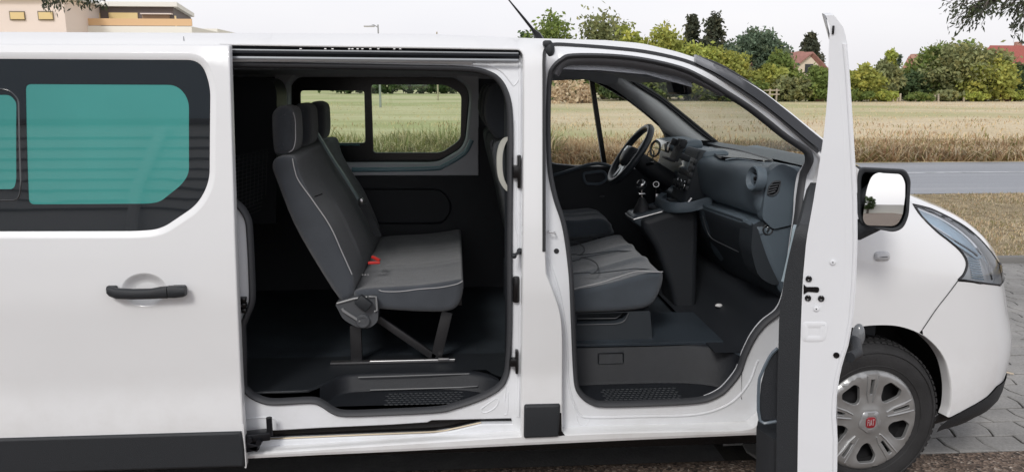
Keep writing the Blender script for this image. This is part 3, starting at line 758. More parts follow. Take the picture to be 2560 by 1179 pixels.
mb=MB(); mb.add(*sheet(pane1,[],mpo(DO+.0125),.05)); mb.build('window_glass',TEAL,SD,angle=180)
mb=MB(); mb.add(*sheet(pane2,[],mpo(DO+.0145),.05)); mb.build('window_glass',TEAL,SD,angle=180)
# handle
mb=MB(); hp=[(276,722,.013),(300,727,.017),(340,729,.019),(385,728,.019),(420,724,.020),(426,723,.020)]
def hbar(pts,mb):
    rg=[]
    for x,y,h in pts:
        p=body(*pS(x,y,DO),DO-.034 if 290<x else DO-.02)
        rg.append([p+np.array([0,a*.014,b*h]) for a,b in ((1,-.7),(.6,-1),(-.5,-1),(-1,-.6),(-1,.6),(-.5,1),(.6,1),(1,.7))])
    mb.rings(rg,cap=True)
hbar([(275,721,.015),(279,723,.019),(300,727,.019),(340,729,.0185),(385,728,.0185),(410,725,.021),(427,724,.022)],mb)
mb.box(body(*pS(285,722,DO),DO-.012),(.03,.03,.03),bev=.006)
mb.build('door_handle',CLAD,SD,angle=50)
mb=MB(); hbar([(429,723,.022),(445,723,.022),(465,722,.020),(472,721,.017)],mb); mb.box(body(*pS(450,722,DO),DO-.012),(.05,.03,.034),bev=.006); mb.build('handle_end',CLAD,SD,angle=50)
# lower cladding of the door
mb=MB(); cl=LSo([(-300,1078),(604,1076),(611,1120),(613,1163)],DO); cl=[(-2.1,cl[1][1])]+cl[1:]+[(-2.1,cl[-1][1])]; cl=ccw(cl)
rim(mb,cl,[(0,DO+.01),(0,DO-.006),(.004,DO-.011),(.01,DO-.012)],body,.03); mb.add(*sheet([tuple(p) for p in inset(cl,.01)],[],mpo(DO-.012),.06)); mb.build('lower_cladding',CLAD,SD,angle=50)
mb=MB(); mb.tube([body(*p,DO+.0) for p in cr(LSo([(608,1060),(612,1120),(615,1163),(612,1167)],DO))],.003,n=6); mb.build('door_flange',WHITE,SD)
# roof gap near (458,95)
mb=MB(); mb.tube([body(*pS(x,y),.0) for x,y in ((459,92),(460,102))],.0015,n=5); mb.build('roof_joint',GREYTRIM,van)
# antenna
mb=MB(); b=onY(1343,88,3.36); t=onY(1262,-12,3.36)
k=onY(1311,48,3.36)
mb.tube([b+np.array([.012,0,-.03]),b,b+(k-b)*.35,k,t],[.024,.016,.0065,.0055,.0022],n=8)
AN=mb.build('roof_antenna',BLACK,van)
mb=MB(); mb.box(b+np.array([0,0,-.028]),(.09,.05,.02),bev=.008); mb.build('antenna_foot',BLACK,AN)
# ================================================================ WINDSCREEN
mb=MB(); wp=[onY(x,y,3.24) for x,y in ((1738,148),(1802,172),(1887,225),(1960,283),(2049,358),(2110,408))]
wp.append(np.array([1.72,3.22,1.385])); wp=[np.array(p) for p in cr([tuple(p) for p in wp],k=3)]
rows=[]
for p in wp:
    rows.append([(p[0]+.17*(1-t*t),D+WID+(D+WID-p[1]-.0)*t,p[2]+.02*(1-t*t)-(.055*((t+1)/2)**6)) for t in np.linspace(-1,1,17)])
mb.rings(rows,cap=False,wrap=False); mb.build('windscreen',GLWS,van,angle=180)
mb=MB()
mb.tube([tuple(p) for p in wp],.017,n=8); mb.tube([tuple(far(p)-np.array([0,0,.055])) for p in wp],.011,n=6); mb.tube(rows[0],.014,n=6)
# black enamel band inside edges
mb.build('windscreen_seal',RUBBER,van)
# near A pillar inner trim + far A pillar trim
fa_lo=[(1494,200),(1528,218),(1560,240),(1600,270),(1640,303),(1668,330),(1690,345)]
fa_hi=[(1548,180),(1579,207),(1612,229),(1647,251),(1698,292),(1740,327),(1775,352)]
mb=MB(); A=[onY(x,y,YF-.03) for x,y in cr(fa_lo,k=3)]; B=[onY(x,y,YF-.05) for x,y in cr(fa_hi,k=3)]
mb.rings([[a+np.array([0,.04,-.01]),a,a*.65+b*.35+np.array([0,-.028,0]),a*.35+b*.65+np.array([0,-.03,0]),b,b+np.array([.02,.05,.01])] for a,b in zip(A,B)],cap=False,wrap=False)
mb.build('far_pillar_trim',PILLARG,van,angle=180)
mb=MB(); mb.tube([b+np.array([.012,-.01,0]) for b in B],.008,n=6); mb.build('far_pillar_edge',BLACK,van)
# ================================================================ INTERIOR SHELL
# far wall lining with window openings
F2=rpx([(750,226,9),(911,226,9),(914,358,9),(752,358,9)],YF+.03)
F1=rpx([(927,211,9),(1117,211,22),(1154,236,12),(1152,345,14),(1140,358,6),(1104,382,14),(933,382,9)],YF+.03)
FW=ccw(FW); F1=ccw(F1); F2=ccw(F2); FFW=ccw(FFW)
mpf=lambda off: (lambda x,z: (x,YF+off,z))
lin_out=[(-2.6,.5),(2.0,.5),(2.0,1.2)]+[(x,ztop(x)-.06) for x in np.linspace(1.6,.9,8)]+[(.8,1.90),(-2.6,1.90)]
mb=MB(); mb.add(*sheet(ccw(lin_out),[FW,FFW],mpf(0),.1)); rim(mb,FW,[(0,0),(.006,.004),(.008,.05)],lambda x,z,o: (x,YF+o,z)); rim(mb,FFW,[(0,0),(.004,.004),(.006,.05)],lambda x,z,o: (x,YF+o,z))
FL=mb.build('far_side_lining',DARK,van)
mb=MB(); mb.add(*sheet(inset(FW,-.012),[F1,F2],mpf(.03),.08)); 
for q in (F1,F2): rim(mb,q,[(0,.03),(.002,.034),(.002,.045)],lambda x,z,o: (x,YF+o,z))
mb.build('far_window_surround',BLACK,van)
for q in (F1,F2):
    mb=MB(); mb.add(*sheet(q,[],mpf(.038),.1)); mb.build('far_window_glass',GLFAR,van)
mb=MB(); mb.tube([onY(880,362,YF+.01),onY(900,363,YF+.01)],.004,n=6); mb.tube([onY(840,362,YF+.012),onY(898,362,YF+.012)],.005,n=6); mb.build('window_latch',mat('teal_grey',(.12,.25,.27),.3),van)
# grey surround around far rear window
GS=ccw(rpx([(690,176),(1188,178,12),(1195,190,8),(1195,437),(690,437)],YF-.015))
GH=ccw(rpx([(716,210),(735,186,26),(760,182,10),(1138,182,30),(1178,215,20),(1182,250,10),(1172,352,20),(1158,378,16),(1104,410,20),(1080,414,16),(716,414)],YF-.015))
mb=MB(); mb.add(*sheet(GS,[GH],mpf(-.03),.08)); rim(mb,GH,[(0,-.03),(.012,-.022),(.020,-.0),(.022,.02)],lambda x,z,o: (x,YF+o,z)); rim(mb,GS,[(0,-.03),(-.004,-.02),(-.004,.0)],lambda x,z,o: (x,YF+o,z))
mb.build('window_trim',mat('grey_window_trim',(.58,.61,.65),.4,bump=.1,bscale=300),van,angle=60)
mb=MB()
q=cr([(880,424),(960,424),(1085,421),(1110,414),(1160,384),(1180,350)],k=4)
mb.tube([onY(x,y,YF-.035) for x,y in q],.014,n=10); mb.build('trim_ledge',mat('teal_highlight_trim',(.20,.36,.42),.2,coat=.6),van)  # ledge tube; the teal highlight reflected on it is in its colour
# far panel details: armrest recess
mb=MB(); q=ccw(rpx([(900,470,10),(1110,470,40),(1135,520,30),(1110,560,20),(900,560,10)],YF)); rim(mb,q,[(0,-.006),(.006,-.012),(.012,.0)],lambda x,z,o: (x,YF+o,z)); mb.build('panel_moulding',DARK,van)
# front far door: ledge, divider, handle
mb=MB(); a=onY(1479,196,YF+.01); b=onY(1512,412,YF+.01); 
mb.rings([[p+np.array([-.014,0,0]),p+np.array([.014,0,0]),p+np.array([.014,.03,0]),p+np.array([-.014,.03,0])] for p in (a,b)],cap=True); mb.build('window_divider',BLACK,van,smooth=False)
mb=MB(); mb.add(*sheet(inset(FFW,-.005),[],mpf(.036),.1)); mb.build('far_door_glass',GLCLR,van)
mb=MB(); mb.tube([onY(x,y,YF-.02) for x,y in cr([(1340,448),(1390,436),(1430,424),(1470,412),(1500,409),(1530,418),(1560,440)],k=5)],[.010]*31,n=8)
mb.build('door_ledge',mat('blue_ledge_highlight',(.075,.095,.115),.4),van)  # real ledge, its blue tone painted in as the highlight along it
mb=MB(); q=ccw(rpx([(1455,432,10),(1512,426,14),(1520,448,10),(1500,462,10),(1462,460,10)],YF)); rim(mb,q,[(-.006,0),(0,-.012),(.008,-.012),(.016,.01)],lambda x,z,o: (x,YF+o,z)); mb.build('door_pull',DASH,van)
mb=MB(); mb.sphere(onY(1505,491,YF-.02),.012,(1.6,.8,.6)); mb.build('door_lock_knob',STEELG,van)
mb=MB(); mb.tube([onY(x,y,YF-.012) for x,y in cr([(1370,177),(1400,179),(1443,187),(1494,205),(1545,233),(1596,266),(1647,311)],k=4)],.0115,n=6); mb.build('far_window_edge',BLACK,van)
# headliner
mb=MB(); rows=[]
for x in np.linspace(-2.6,.86,22):
    z=min(1.885,ztop(x)-.055); rows.append([(x,D+WID+(.72)*t,z-.02*t**4-.05*(abs(t)>.99)) for t in np.linspace(-1,1,13)])
mb.rings(rows,cap=False,wrap=False)
# down to the far side, bulge above the front window
mb.rings([[ (x,YF-.02,ztop(x)-.155 if x<.75 else ztop(x)-.13),(x,YF-.07,ztop(x)-.10),(x,YF-.13,min(1.88,ztop(x)-.06))] for x in np.linspace(-2.6,.95,20)],cap=False,wrap=False)
mb.rings([[ (x,D+.155,ztop(x)-.12),(x,D+.19,ztop(x)-.08),(x,D+.25,min(1.88,ztop(x)-.055))] for x in np.linspace(-2.6,.95,20)],cap=False,wrap=False)
mb.build('headliner',HEADL,van,angle=60)
mb=MB(); mb.add(*sheet(ccw(rp([(.60,-.62,.1),(1.02,-.62,.1),(1.02,.62,.1),(.60,.62,.1)])),[],lambda x,y: (x,D+WID+y,ztop(x)-.075),.1)); mb.build('front_header',HEADL,van)
# sun visor mount, rear view mirror
mb=MB(); mb.box(onY(1592,180,4.3),(.05,.09,.03),bev=.008); mb.build('visor_clip',DARK,van)
mb=MB(); c=onY(1698,218,4.02); mb.box(c,(.035,.20,.075),bev=.014,rz=.25,ry=-.15); mb.tube([c+np.array([.02,0,.0]),c+np.array([.09,0,.05])],.012,n=8); RM=mb.build('rear_view_mirror',BLACK,van)
mb=MB(); mb.box(c+np.array([-.019,0,0]),(.004,.17,.055),rz=.25,ry=-.15); mb.build('mirror_face',MIRROR,RM)
# floor, rear wall, near lining
mb=MB(); mb.box((-.75,D+WID+.09,.50),(3.7,1.42,.06)); mb.box((1.25,D+WID+.12,.56),(1.3,1.36,.06))
mb.build('floor',mat('floor_mat',(.030,.038,.047),.55,bump=.4,bscale=200,var=.3,vscale=5),van,smooth=False)
mb=MB(); mb.add([(-2.3,D+.1,.5),(-2.3,YF,.5),(-2.3,YF,1.9),(-2.3,D+.1,1.9)],[(0,1,2,3)]); 
mb.add([(-2.6,D+.16,.5),(-.99,D+.16,.5),(-.99,D+.16,1.9),(-2.6,D+.16,1.9)],[(0,1,2,3)])
pass
mb.build('inner_wall',DARK,van,smooth=False)
# dark rear bulkhead panel and a net with pale threads
mb=MB(); q=ccw(rpx([(560,190),(676,196,22),(692,225,20),(690,560),(560,560)],4.2)); prism(mb,q,lambda x,z:(x,4.2,z),lambda x,z:(x-.03,4.6,z),.1); mb.build('rear_panel',mat('blue_black_panel',(.014,.02,.026),.6),van,angle=30)
mb=MB()
for i in range(17):
    a=onY(583,392+i*10,3.75); b=onY(672-i*1.2,372+i*9.5,3.95); mb.tube([a,b],.0011,n=3,cap=False)
for i in range(9):
    a=onY(588+i*10,392-i*2,3.8); b=onY(584+i*10,552-i*8,3.8); mb.tube([a,b],.0009,n=3,cap=False)
mb.build('luggage_net',mat('net_thread',(.10,.115,.12),.6),van)
mb=MB(); mb.box((.27,D+.25,1.15),(.14,.08,1.3),bev=.03); mb.build('pillar_lining',DARK,van)
# cream grab handle seen past the seal
mb=MB(); g=[onY(x,y,D+.23) for x,y in cr([(1282,338),(1262,350),(1251,378),(1249,415),(1254,448),(1268,472),(1284,482)],k=5)]
mb.rings([[p+np.array([a,b,0]) for a,b in ((-.011,-.012),(.011,-.012),(.013,.012),(-.013,.012))] for p in g],cap=True); mb.build('grab_handle',CREAM,van,angle=60)
mb=MB(); mb.tube([onY(x,y,3.6) for x,y in cr([(1232,350),(1228,360),(1230,372)])],.006,n=6)
mb.box(onY(1228,312,3.9),(.012,.01,.006)); mb.box(onY(1215,312,3.9),(.008,.01,.006)); mb.build('seat_belt_guide',STEELG,van)
# ================================================================ STEPS
STEPM=mat('step_well_plastic',(.011,.013,.017),.5,bump=.3,bscale=420,var=.15,vscale=8)
def well(name,x0,x1,zt_,zf,yn,yb,curve,parent=van):
    mb=MB()
    pts=[(x0-.05,yn),(x1+.05,yn),(x1+.03,yb-.10),(x1-.10,yb-.02),(x1-.2,yb),(x0+.03,yb),(x0-.02,yb-.06)]
    pts=rp([(a,b,.05) for a,b in pts])
    mb.add(*sheet(ccw(pts),[],lambda x,y:(x,y,zt_),.06))
    L=clean(cr([(x1+.03,yn-.02),(x1+.02,yb-.12),(x1-.06,yb-.04),(x1-.22,yb),(x0+.12,yb),(x0+.03,yb-.02),(x0-.02,yb-.09),(x0-.05,yn)],k=5))
    mb.rings([[ (x,y,zt_) for x,y in L],[ (x,y+.012,zt_+.012) for x,y in L],[ (x,y+.02,zf-.012) for x,y in L],[ (x,y+.035,zf) for x,y in L],[ (x,y+.07,zf) for x,y in L]],cap=False,wrap=False)
    return mb.build(name,STEPM,parent,angle=50)
# sliding door step: tread z .465, riser to .535, floor behind
st1=well('entry_step',-.52,.14,.465,.533,D+.08,D+.235,0)
mb=MB(); mb.add(*sheet(ccw(rp([(-1.0,D+.085),(-.60,D+.085,.05),(-.56,D+.13,.05),(-.52,D+.27,.04),(.12,D+.28),(.16,D+.2,.05),(.32,D+.1),(.34,D+.5),(-1.0,D+.5)])),[],lambda x,y:(x,y,.5335),.08))
mb.tube([(x,y,.530) for x,y in cr([(-.98,D+.09),(-.66,D+.09),(-.60,D+.11),(-.545,D+.19),(-.50,D+.262)])],.006,n=8); mb.build('floor_edge_trim',BLUETRIM,van,angle=50)
mb=MB(); mb.tube([(x,y,z) for x,y,z in cr([(-.44,D+.245,.525),(-.2,D+.252,.528),(.10,D+.245,.528),(.13,D+.215,.520),(.05,D+.16,.49),(-.02,D+.235,.478),(-.2,D+.245,.472),(-.38,D+.243,.472),(-.44,D+.245,.525)])][:0] or [(-.43,D+.240,.528),(.05,D+.245,.530)],.003,n=6)
mb.tube([(-.38,D+.228,.474),(.0,D+.232,.474),(.08,D+.20,.49)],.003,n=6); mb.build('riser_edge',mat('pale_grey_edge',(.12,.125,.13),.45),st1)  # riser edges drawn in a paler grey than the step
# rounded grip pads on the treads
def pads(x0,x1,y0,y1,z,parent,n=15,m=6):
    mb=MB()
    for j in range(m):
        for i in range(n):
            x=x0+(x1-x0)*(i+.5*(j%2))/n; y=y0+(y1-y0)*j/(m-1)
            mb.sphere((x,y,z),.0125,(1,.62,.28),n=8)
    return mb.build('grip_pattern',BLUETRIM,parent)
pads(-.30,.02,D+.085,D+.20,.4655,st1)
pads(.66,1.10,D+.085,D+.20,.4545,st1) if False else None
# front step
zs_=.454
st2=well('front_step',.44,1.16,zs_,.624,D+.08,D+.27,0); pads(.62,.95,D+.10,D+.21,zs_+.0005,st2,16,6)
mb=MB(); mb.add(*sheet(ccw([(.34,D+.10),(.42,D+.10),(.42,D+.29),(1.15,D+.29),(1.20,D+.10),(1.5,D+.1),(1.5,D+.8),(.34,D+.8)]),[],lambda x,y:(x,y,.6245),.1)); mb.build('cab_floor_edge',mat('blue_grey_mat',(.040,.052,.066),.5,bump=.4,bscale=200,var=.2,vscale=5),van)
mb=MB(); q=ccw(rpx([(1494,880,4),(1560,878,6),(1560,908,6),(1494,910,4)],D+.288)); rim(mb,q,[(0,0),(.003,-.004),(.006,-.0005)],lambda x,z,o:(x,D+.288+o,z),.01); mb.build('step_cover',BLUETRIM,st2)
mb=MB(); mb.box((.75,D+.53,.630),(.86,.46,.008)); mb.build('floor_mat',mat('blue_rubber_mat',(.035,.046,.058),.42,bump=.3,bscale=150,var=.25,vscale=4),van,smooth=False)
mb=MB(); tb=[(1.10,.629),(1.22,.632),(1.30,.68),(1.38,.79),(1.55,.84),(1.70,.92),(1.78,1.30)]
mb.rings([[(x,y,z) for x,z in cr(tb,k=4)] for y in np.linspace(D+.16,YF-.02,4)],cap=False,wrap=False)
mb.add([(1.36,D+.16,.629),(1.80,D+.16,.629),(1.82,D+.16,1.40),(1.48,D+.16,1.40),(1.48,D+.16,.9)],[(0,1,2,3,4)]); mb.build('toe_board',DARK,van,angle=60)
# ================================================================ REAR BENCH
Y0,Y1=3.40,4.66
mb=MB()
bk=[tuple(onY(x,y,Y0)[[0,2]]) for x,y in ((683,400),(700,391),(728,389),(742,400),(753,440),(785,500),(826,560),(860,630),(884,690),(886,735),(866,752),(846,748),(790,662),(732,560),(690,455),(678,420))]
bk=ccw(bk)
def seatgroove(t): 
    d=min(abs(t-1/3),abs(t-2/3)); return .012*math.exp(-(d/.014)**2)
bk=clean(cr(bk,closed=True,k=3))
# the back: deeper bolster at the near edge, hollow in the middle of each place
def bench_rings(prof,y0,y1,r,front,amp,groove):
    prof=dens(clean(prof),.03); rings=[]; ts=[]
    k=6
    for i in range(k+1): ts.append((r*(1-math.cos(math.pi/2*i/k)),r*(1-math.sin(math.pi/2*i/k))))
    ys=[(y0+a,b) for a,b in ts]+[(y,0) for y in np.linspace(y0+r,y1-r,46)[1:-1]]+[(y1-a,b) for a,b in ts[::-1]]
    c=np.mean(prof,0)
    for y,ins in ys:
        t=(y-y0)/(y1-y0); ph=(t*3)%1; g=min(ph,1-ph)
        dep=amp*(1-math.exp(-(g/.10)**2)) if 0<t<1 else 0
        gr=groove*math.exp(-(min(abs(t-1/3),abs(t-2/3))/.012)**2)
        q=inset_(prof,ins)
        out=[]
        for p in q:
            w_=max(0,min(1,((p[0]-c[0])*front[0]+(p[1]-c[1])*front[1])/.05))
            out.append((p[0]-front[0]*(dep*w_+gr*w_),y,p[1]-front[1]*(dep*w_+gr*w_)))
        rings.append(out)
    m=MB(); m.rings(rings,cap=False); capit(m,rings); return m
fr=np.array([.93,.37])/1.0
BB=empty('tmp',(0,0,0)); bpy.data.objects.remove(BB)
mbb=bench_rings(bk,Y0,Y1,.028,(.9,.42),.018,.02)
bench=mbb.build('bench_seat',FABRIC,van,angle=80)
cu=[tuple(onY(x,y,Y0)[[0,2]]) for x,y in ((884,728),(905,722),(950,718),(1050,712),(1120,702),(1150,697),(1158,706),(1157,735),(1146,765),(1120,780),(1060,782),(960,776),(900,768),(884,750))]
cu=ccw(clean(cr(cu,closed=True,k=3)))
cush=bench_rings(cu,Y0,Y1,.03,(-.05,1.0),.012,.018).build('cushion',FABRIC,bench,angle=80)
# darker centre panels, on back and cushion (each place)
def panelstrip(name,pts,y0,y1,parent,off,m=FABRIC2):
    pass
# stitching
mb=MB()
s1=[onY(x,y,Y0-.002) for x,y in cr([(731,396),(737,425),(747,452),(785,505),(826,566),(856,632),(880,685)],k=5)]
mb.tube(s1,.0022,n=5); 
mb.tube([onY(x,y,Y0-.002) for x,y in cr([(947,724),(960,728),(1000,728),(1050,722),(1100,718),(1140,710),(1157,702)],k=5)],.0022,n=5)
mb.build('stitching',STITCH,bench)
mb=MB(); mb.tube([onY(x,y,Y0+.05) for x,y in cr([(786,491),(796,488),(806,484)])],.003,n=5); mb.build('seam',BLACK,bench)
# headrests
def headrest(yc,parent,stitch=False,small=1.0,xo=0):
    mb=MB()
    zb_,zt2=1.445,1.70 if small==1 else 1.68
    pr=[tuple(onY(x,y,3.47)[[0,2]]) for x,y in ((690,300),(694,280),(710,266),(730,266),(746,278),(750,310),(751,350),(745,378),(720,390),(700,388),(693,360))]
    pr=ccw(clean(cr(pr,closed=True,k=3))); w_=.118*small; pr=[(a-.028,b) for a,b in pr]
    m=soft(mb,pr,yc-w_,yc+w_,.046,k=7,ny=4)
    o=m.build('headrest',FABRIC,parent,angle=80)
    p=MB(); 
    for dy in (-.07,.07): p.cyl((-.755,yc+dy,1.36),(-.742,yc+dy,1.47),.0065,n=10)
    p.build('headrest_post',METAL,parent)
    return o
for yc in (3.60,4.01,4.42):
    headrest(yc,bench)
mb=MB(); mb.tube([onY(x,y,3.478) for x,y in cr([(733,281),(738,300),(739,330),(738,355),(732,374),(722,380)],k=5)],.002,n=5); mb.build('headrest_stitching',STITCH,bench)
# bracket, knob, lever
mb=MB(); q=ccw(rpx([(838,757,8),(885,742,8),(940,737,6),(946,770,5),(946,800,10),(925,818,18),(895,816,18),(858,795,20),(846,770,8)],Y0-.02))
prism(mb,q,lambda x,z:(x,Y0-.035,z),lambda x,z:(x,Y0+.03,z),.03)
BR=mb.build('seat_bracket',STEELG,bench,angle=40)
mb=MB(); c=onY(908,801,Y0-.035); mb.lathe([(.030,.0),(.030,-.012),(.026,-.016),(.018,-.016),(.016,-.013),(.0,-.013)],c,(0,1,0),n=28); mb.build('pivot_knob',STEELG,BR)
mb=MB(); mb.tube([onY(855,770,Y0-.042),onY(858,776,Y0-.044),onY(900,803,Y0-.045)],.0065,n=8); 
mb.tube([onY(x,y,Y0-.038) for x,y in ((842,758),(885,746),(918,742))],.005,n=6)
mb.tube([onY(x,y,Y0-.04) for x,y in ((922,741),(940,741),(943,775),(936,778))],.005,n=8); mb.build('recline_lever',mat('lever_grey',(.22,.225,.23),.4),BR)
mb=MB(); mb.box(onY(909,757,Y0-.055),(.065,.03,.05),bev=.008,ry=.72); mb.build('fold_button',CLAD,BR)
# legs
def beam(a,b,w_,m,name,par):
    mb=MB(); a=np.array(a,float); b=np.array(b,float); d=b-a; L=np.linalg.norm(d); ang=math.atan2(d[0],d[2])
    mb.box((a+b)/2,(w_,.022,L),ry=ang,bev=.003); return mb.build(name,m,par,angle=40)
LEGM=mat('dark_leg_steel',(.022,.022,.024),.45,metal=.2)
for yy in (3.46,4.5):
    f=lambda x,y: onY(x,y,3.46)+np.array([0,yy-3.46,0])
    beam(f(889,812),f(892,903),.05,LEGM,'leg',bench); beam(f(1118,778),f(1090,895),.05,LEGM,'leg',bench)
    beam(f(945,795),f(1088,893),.032,LEGM,'brace',bench)
mb=MB(); mb.box(((f(880,800)[0]+f(1120,800)[0])/2,4.03,.80),(.55,1.1,.03)); mb.build('seat_pan',LEGM,bench,smooth=False)
mb=MB(); 
for yy in (3.45,4.5): 
    a=onY(825,907,3.43); b=onY(1137,903,3.43); dy=yy-3.43; mb.box(((a[0]+b[0])/2,yy,.540),(b[0]-a[0],.035,.010),bev=.002)
mb.build('seat_rail',mat('rail_worn_steel',(.16,.16,.165),.35,metal=.8),van)
mb=MB(); a=onY(925,907,3.43); b=onY(1137,903,3.43); mb.tube([(a[0],3.432,.548),(b[0],3.432,.548)],.0022,n=5); mb.box((b[0]-.05,3.43,.552),(.05,.02,.012),bev=.003); mb.build('rail_edge',METAL,van)
# buckles (two red release buttons) and belt
mb=MB(); c=onY(935,656,3.60); mb.box(c,(.055,.016,.012),bev=.003,rz=.1); 
mb.build('belt_buckle',RED,bench)
mb=MB(); c2=onY(940,652,3.66); mb.box(c2+np.array([0,0,.012]),(.045,.016,.012),bev=.003,rz=-.5,ry=.35); mb.build('belt_buckle',RED,bench)
mb=MB(); c=onY(913,686,3.5); 
for i in range(3): mb.box(c+np.array([.012*i-.012,0,0]),(.006,.004,.003))
mb.build('care_tag',STITCH,bench)
mb=MB(); bt=[onY(x,y,4.13) for x,y in cr([(793,334),(830,395),(870,455),(905,512)],k=4)]
mb.rings([[p+np.array([-.004,-.012,-.004]),p+np.array([.004,-.012,.004]),p+np.array([.005,.018,.004]),p+np.array([-.003,.018,-.004])] for p in bt],cap=True)
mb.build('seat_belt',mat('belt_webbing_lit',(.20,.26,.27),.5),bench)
mb=MB(); bt=[onY(x,y,4.1) for x,y in ((905,510),(925,545),(945,590))]
mb.rings([[p+np.array([-.02,0,-.0]),p+np.array([.02,0,.0]),p+np.array([.02,.01,.0]),p+np.array([-.02,.01,-.0])] for p in bt],cap=True); mb.build('seat_belt',CLAD,bench)
mb=MB(); mb.sphere(onY(903,503,4.09),.016,(1,.6,1.3),n=12); mb.build('belt_tongue',METAL,bench)
# red tag under the seat
mb=MB(); mb.box(onY(963,850,3.9),(.035,.01,.008)); mb.build('belt_anchor_tag',RED,van)
# ================================================================ FRONT SEATS
def fcush(pts,y0,y1,name,par,m=FABRICF,amp=.014):
    q=ccw(clean(cr([tuple(onY(x,y,y0)[[0,2]]) for x,y in pts],closed=True,k=3)))
    return bench_rings(q,y0,y1,.03,(-.05,1),amp,.0).build(name,m,par,angle=80)
fs=fcush([(1330,716),(1400,726),(1440,723),(1520,707),(1600,684),(1640,676),(1658,680),(1660,700),(1650,735),(1625,768),(1560,780),(1440,784),(1330,784)],3.38,4.28,'front_bench_seat',van)
mb=MB(); mb.tube([onY(x,y,3.377) for x,y in cr([(1400,735),(1441,720),(1500,706),(1545,692),(1575,682),(1600,677),(1630,679),(1657,679)],k=5)],.0022,n=5); mb.build('stitching',STITCH,fs)
# top seams of the cushion: raised lighter pads
def pad(cx0,cx1,y0,y1,par,top):
    mb=MB(); 
    mb.sphere(((cx0+cx1)/2,(y0+y1)/2,top),.5,((cx1-cx0)*1.05,(y1-y0)*1.05,.022),n=28); return mb.build('seat_pad',FABRICF,par)
def ctop(x): # height of cushion top at x (near edge)
    return float(np.interp(x,[.2,.45,.6,.8,.9],[.905,.90,.918,.945,.94]))
mb=MB()
for yy in (3.50,3.90):
    mb.tube([(x,yy+o_,ctop(x)-.004) for x,o_ in cr([(.36,.06),(.52,.05),(.60,.03),(.62,.0),(.80,-.02),(.88,-.03)],k=4)],.0025,n=5)
    mb.tube([(x,yy+o_,ctop(x)-.004) for x,o_ in cr([(.36,.27),(.52,.28),(.60,.31),(.62,.34),(.80,.36),(.88,.37)],k=4)],.0025,n=5)
    mb.tube([(x,yy+o_,ctop(x)-.004) for x,o_ in cr([(.615,.0),(.645,.06),(.66,.17),(.645,.28),(.615,.34)],k=4)],.0035,n=5)
mb.build('seat_seam',FABRIC2,fs)
# seat backs, behind the pillar
def sback(y0,y1,name,par):
    pr=ccw(clean(cr([(.40,.90),(.44,.97),(.40,1.15),(.31,1.40),(.28,1.50),(.21,1.52),(.16,1.47),(.22,1.2),(.27,.95),(.33,.88)],closed=True,k=3)))
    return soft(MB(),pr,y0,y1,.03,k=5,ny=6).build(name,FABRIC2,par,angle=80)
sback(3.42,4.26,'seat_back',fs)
for yc in (3.62,4.06):
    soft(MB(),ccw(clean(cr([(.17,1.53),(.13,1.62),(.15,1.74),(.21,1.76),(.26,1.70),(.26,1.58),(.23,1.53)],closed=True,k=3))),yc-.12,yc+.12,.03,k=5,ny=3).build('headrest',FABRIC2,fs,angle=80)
ds=fcush([(1330,548),(1440,545),(1500,540),(1524,552),(1532,570),(1520,592),(1330,600)],4.38,4.78,'driver_seat',van)
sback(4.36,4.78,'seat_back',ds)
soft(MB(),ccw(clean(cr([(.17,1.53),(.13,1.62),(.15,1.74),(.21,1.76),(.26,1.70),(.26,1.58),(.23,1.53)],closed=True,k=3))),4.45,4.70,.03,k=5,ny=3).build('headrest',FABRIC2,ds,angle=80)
mb=MB(); mb.box((.55,4.58,.78),(.5,.36,.3),bev=.03); mb.build('seat_base',DARK,ds)
# seat box with slot
mb=MB(); q=ccw(rpx([(1330,786),(1625,776,6),(1632,855,4),(1330,858)],3.40)); sl=ccw(rpx([(1441,784,4),(1572,780,6),(1566,800,10),(1540,810,14),(1441,812)],3.40))
mb.add(*sheet(q,[sl],lambda x,z:(x,3.40,z),.05)); rim(mb,sl,[(0,0),(.003,.004),(.004,.08)],lambda x,z,o:(x,3.40+o,z),.02)
mb.box((.56,3.86,.73),(.62,.78,.20)); SBX=mb.build('seat_box',DASHD,van,angle=40)
mb=MB(); mb.tube([onY(x,y,3.397) for x,y in cr([(1442,811),(1510,810),(1545,808),(1562,800),(1572,782)],k=4)],.0028,n=6); mb.tube([onY(x,y,3.43) for x,y in ((1444,796),(1540,795),(1552,786))],.002,n=6); mb.build('slot_edge',STEELG,SBX)
# ================================================================ DASHBOARD
dp=[(1.86,1.36),(1.62,1.385),(1.50,1.405),(1.40,1.412),(1.315,1.402),(1.282,1.385),(1.272,1.35),(1.285,1.28),(1.305,1.22),(1.335,1.19),(1.36,1.18),(1.33,1.172),(1.292,1.165),(1.285,1.145),(1.300,1.10),(1.35,.98),(1.42,.86),(1.52,.76),(1.64,.72),(1.86,.9)]
dd=ccw(clean(cr(dp,closed=True,k=3)))
def bend(y): return -.065*min(1,max(0,(y-3.42)/.5))**1.0
_d=soft(MB(),dd,3.335,4.74,.05,k=7,ny=24); _d.v=[(x+(bend(y) if x<1.6 else 0),y,z) for x,y,z in _d.v]
dash=_d.build('dashboard',DASH,van,angle=60)
def dx(z): # rear face x of the dash at height z
    return float(np.interp(z,[.98,1.10,1.145,1.165,1.18,1.22,1.28,1.35,1.385],[1.35,1.30,1.285,1.292,1.36,1.305,1.285,1.272,1.282]))
def onD(x,y,o=0.):
    X=1.29
    for _ in range(9): P=onX(x,y,X); X=dx(P[2])+o+bend(P[1])
    return onX(x,y,X)
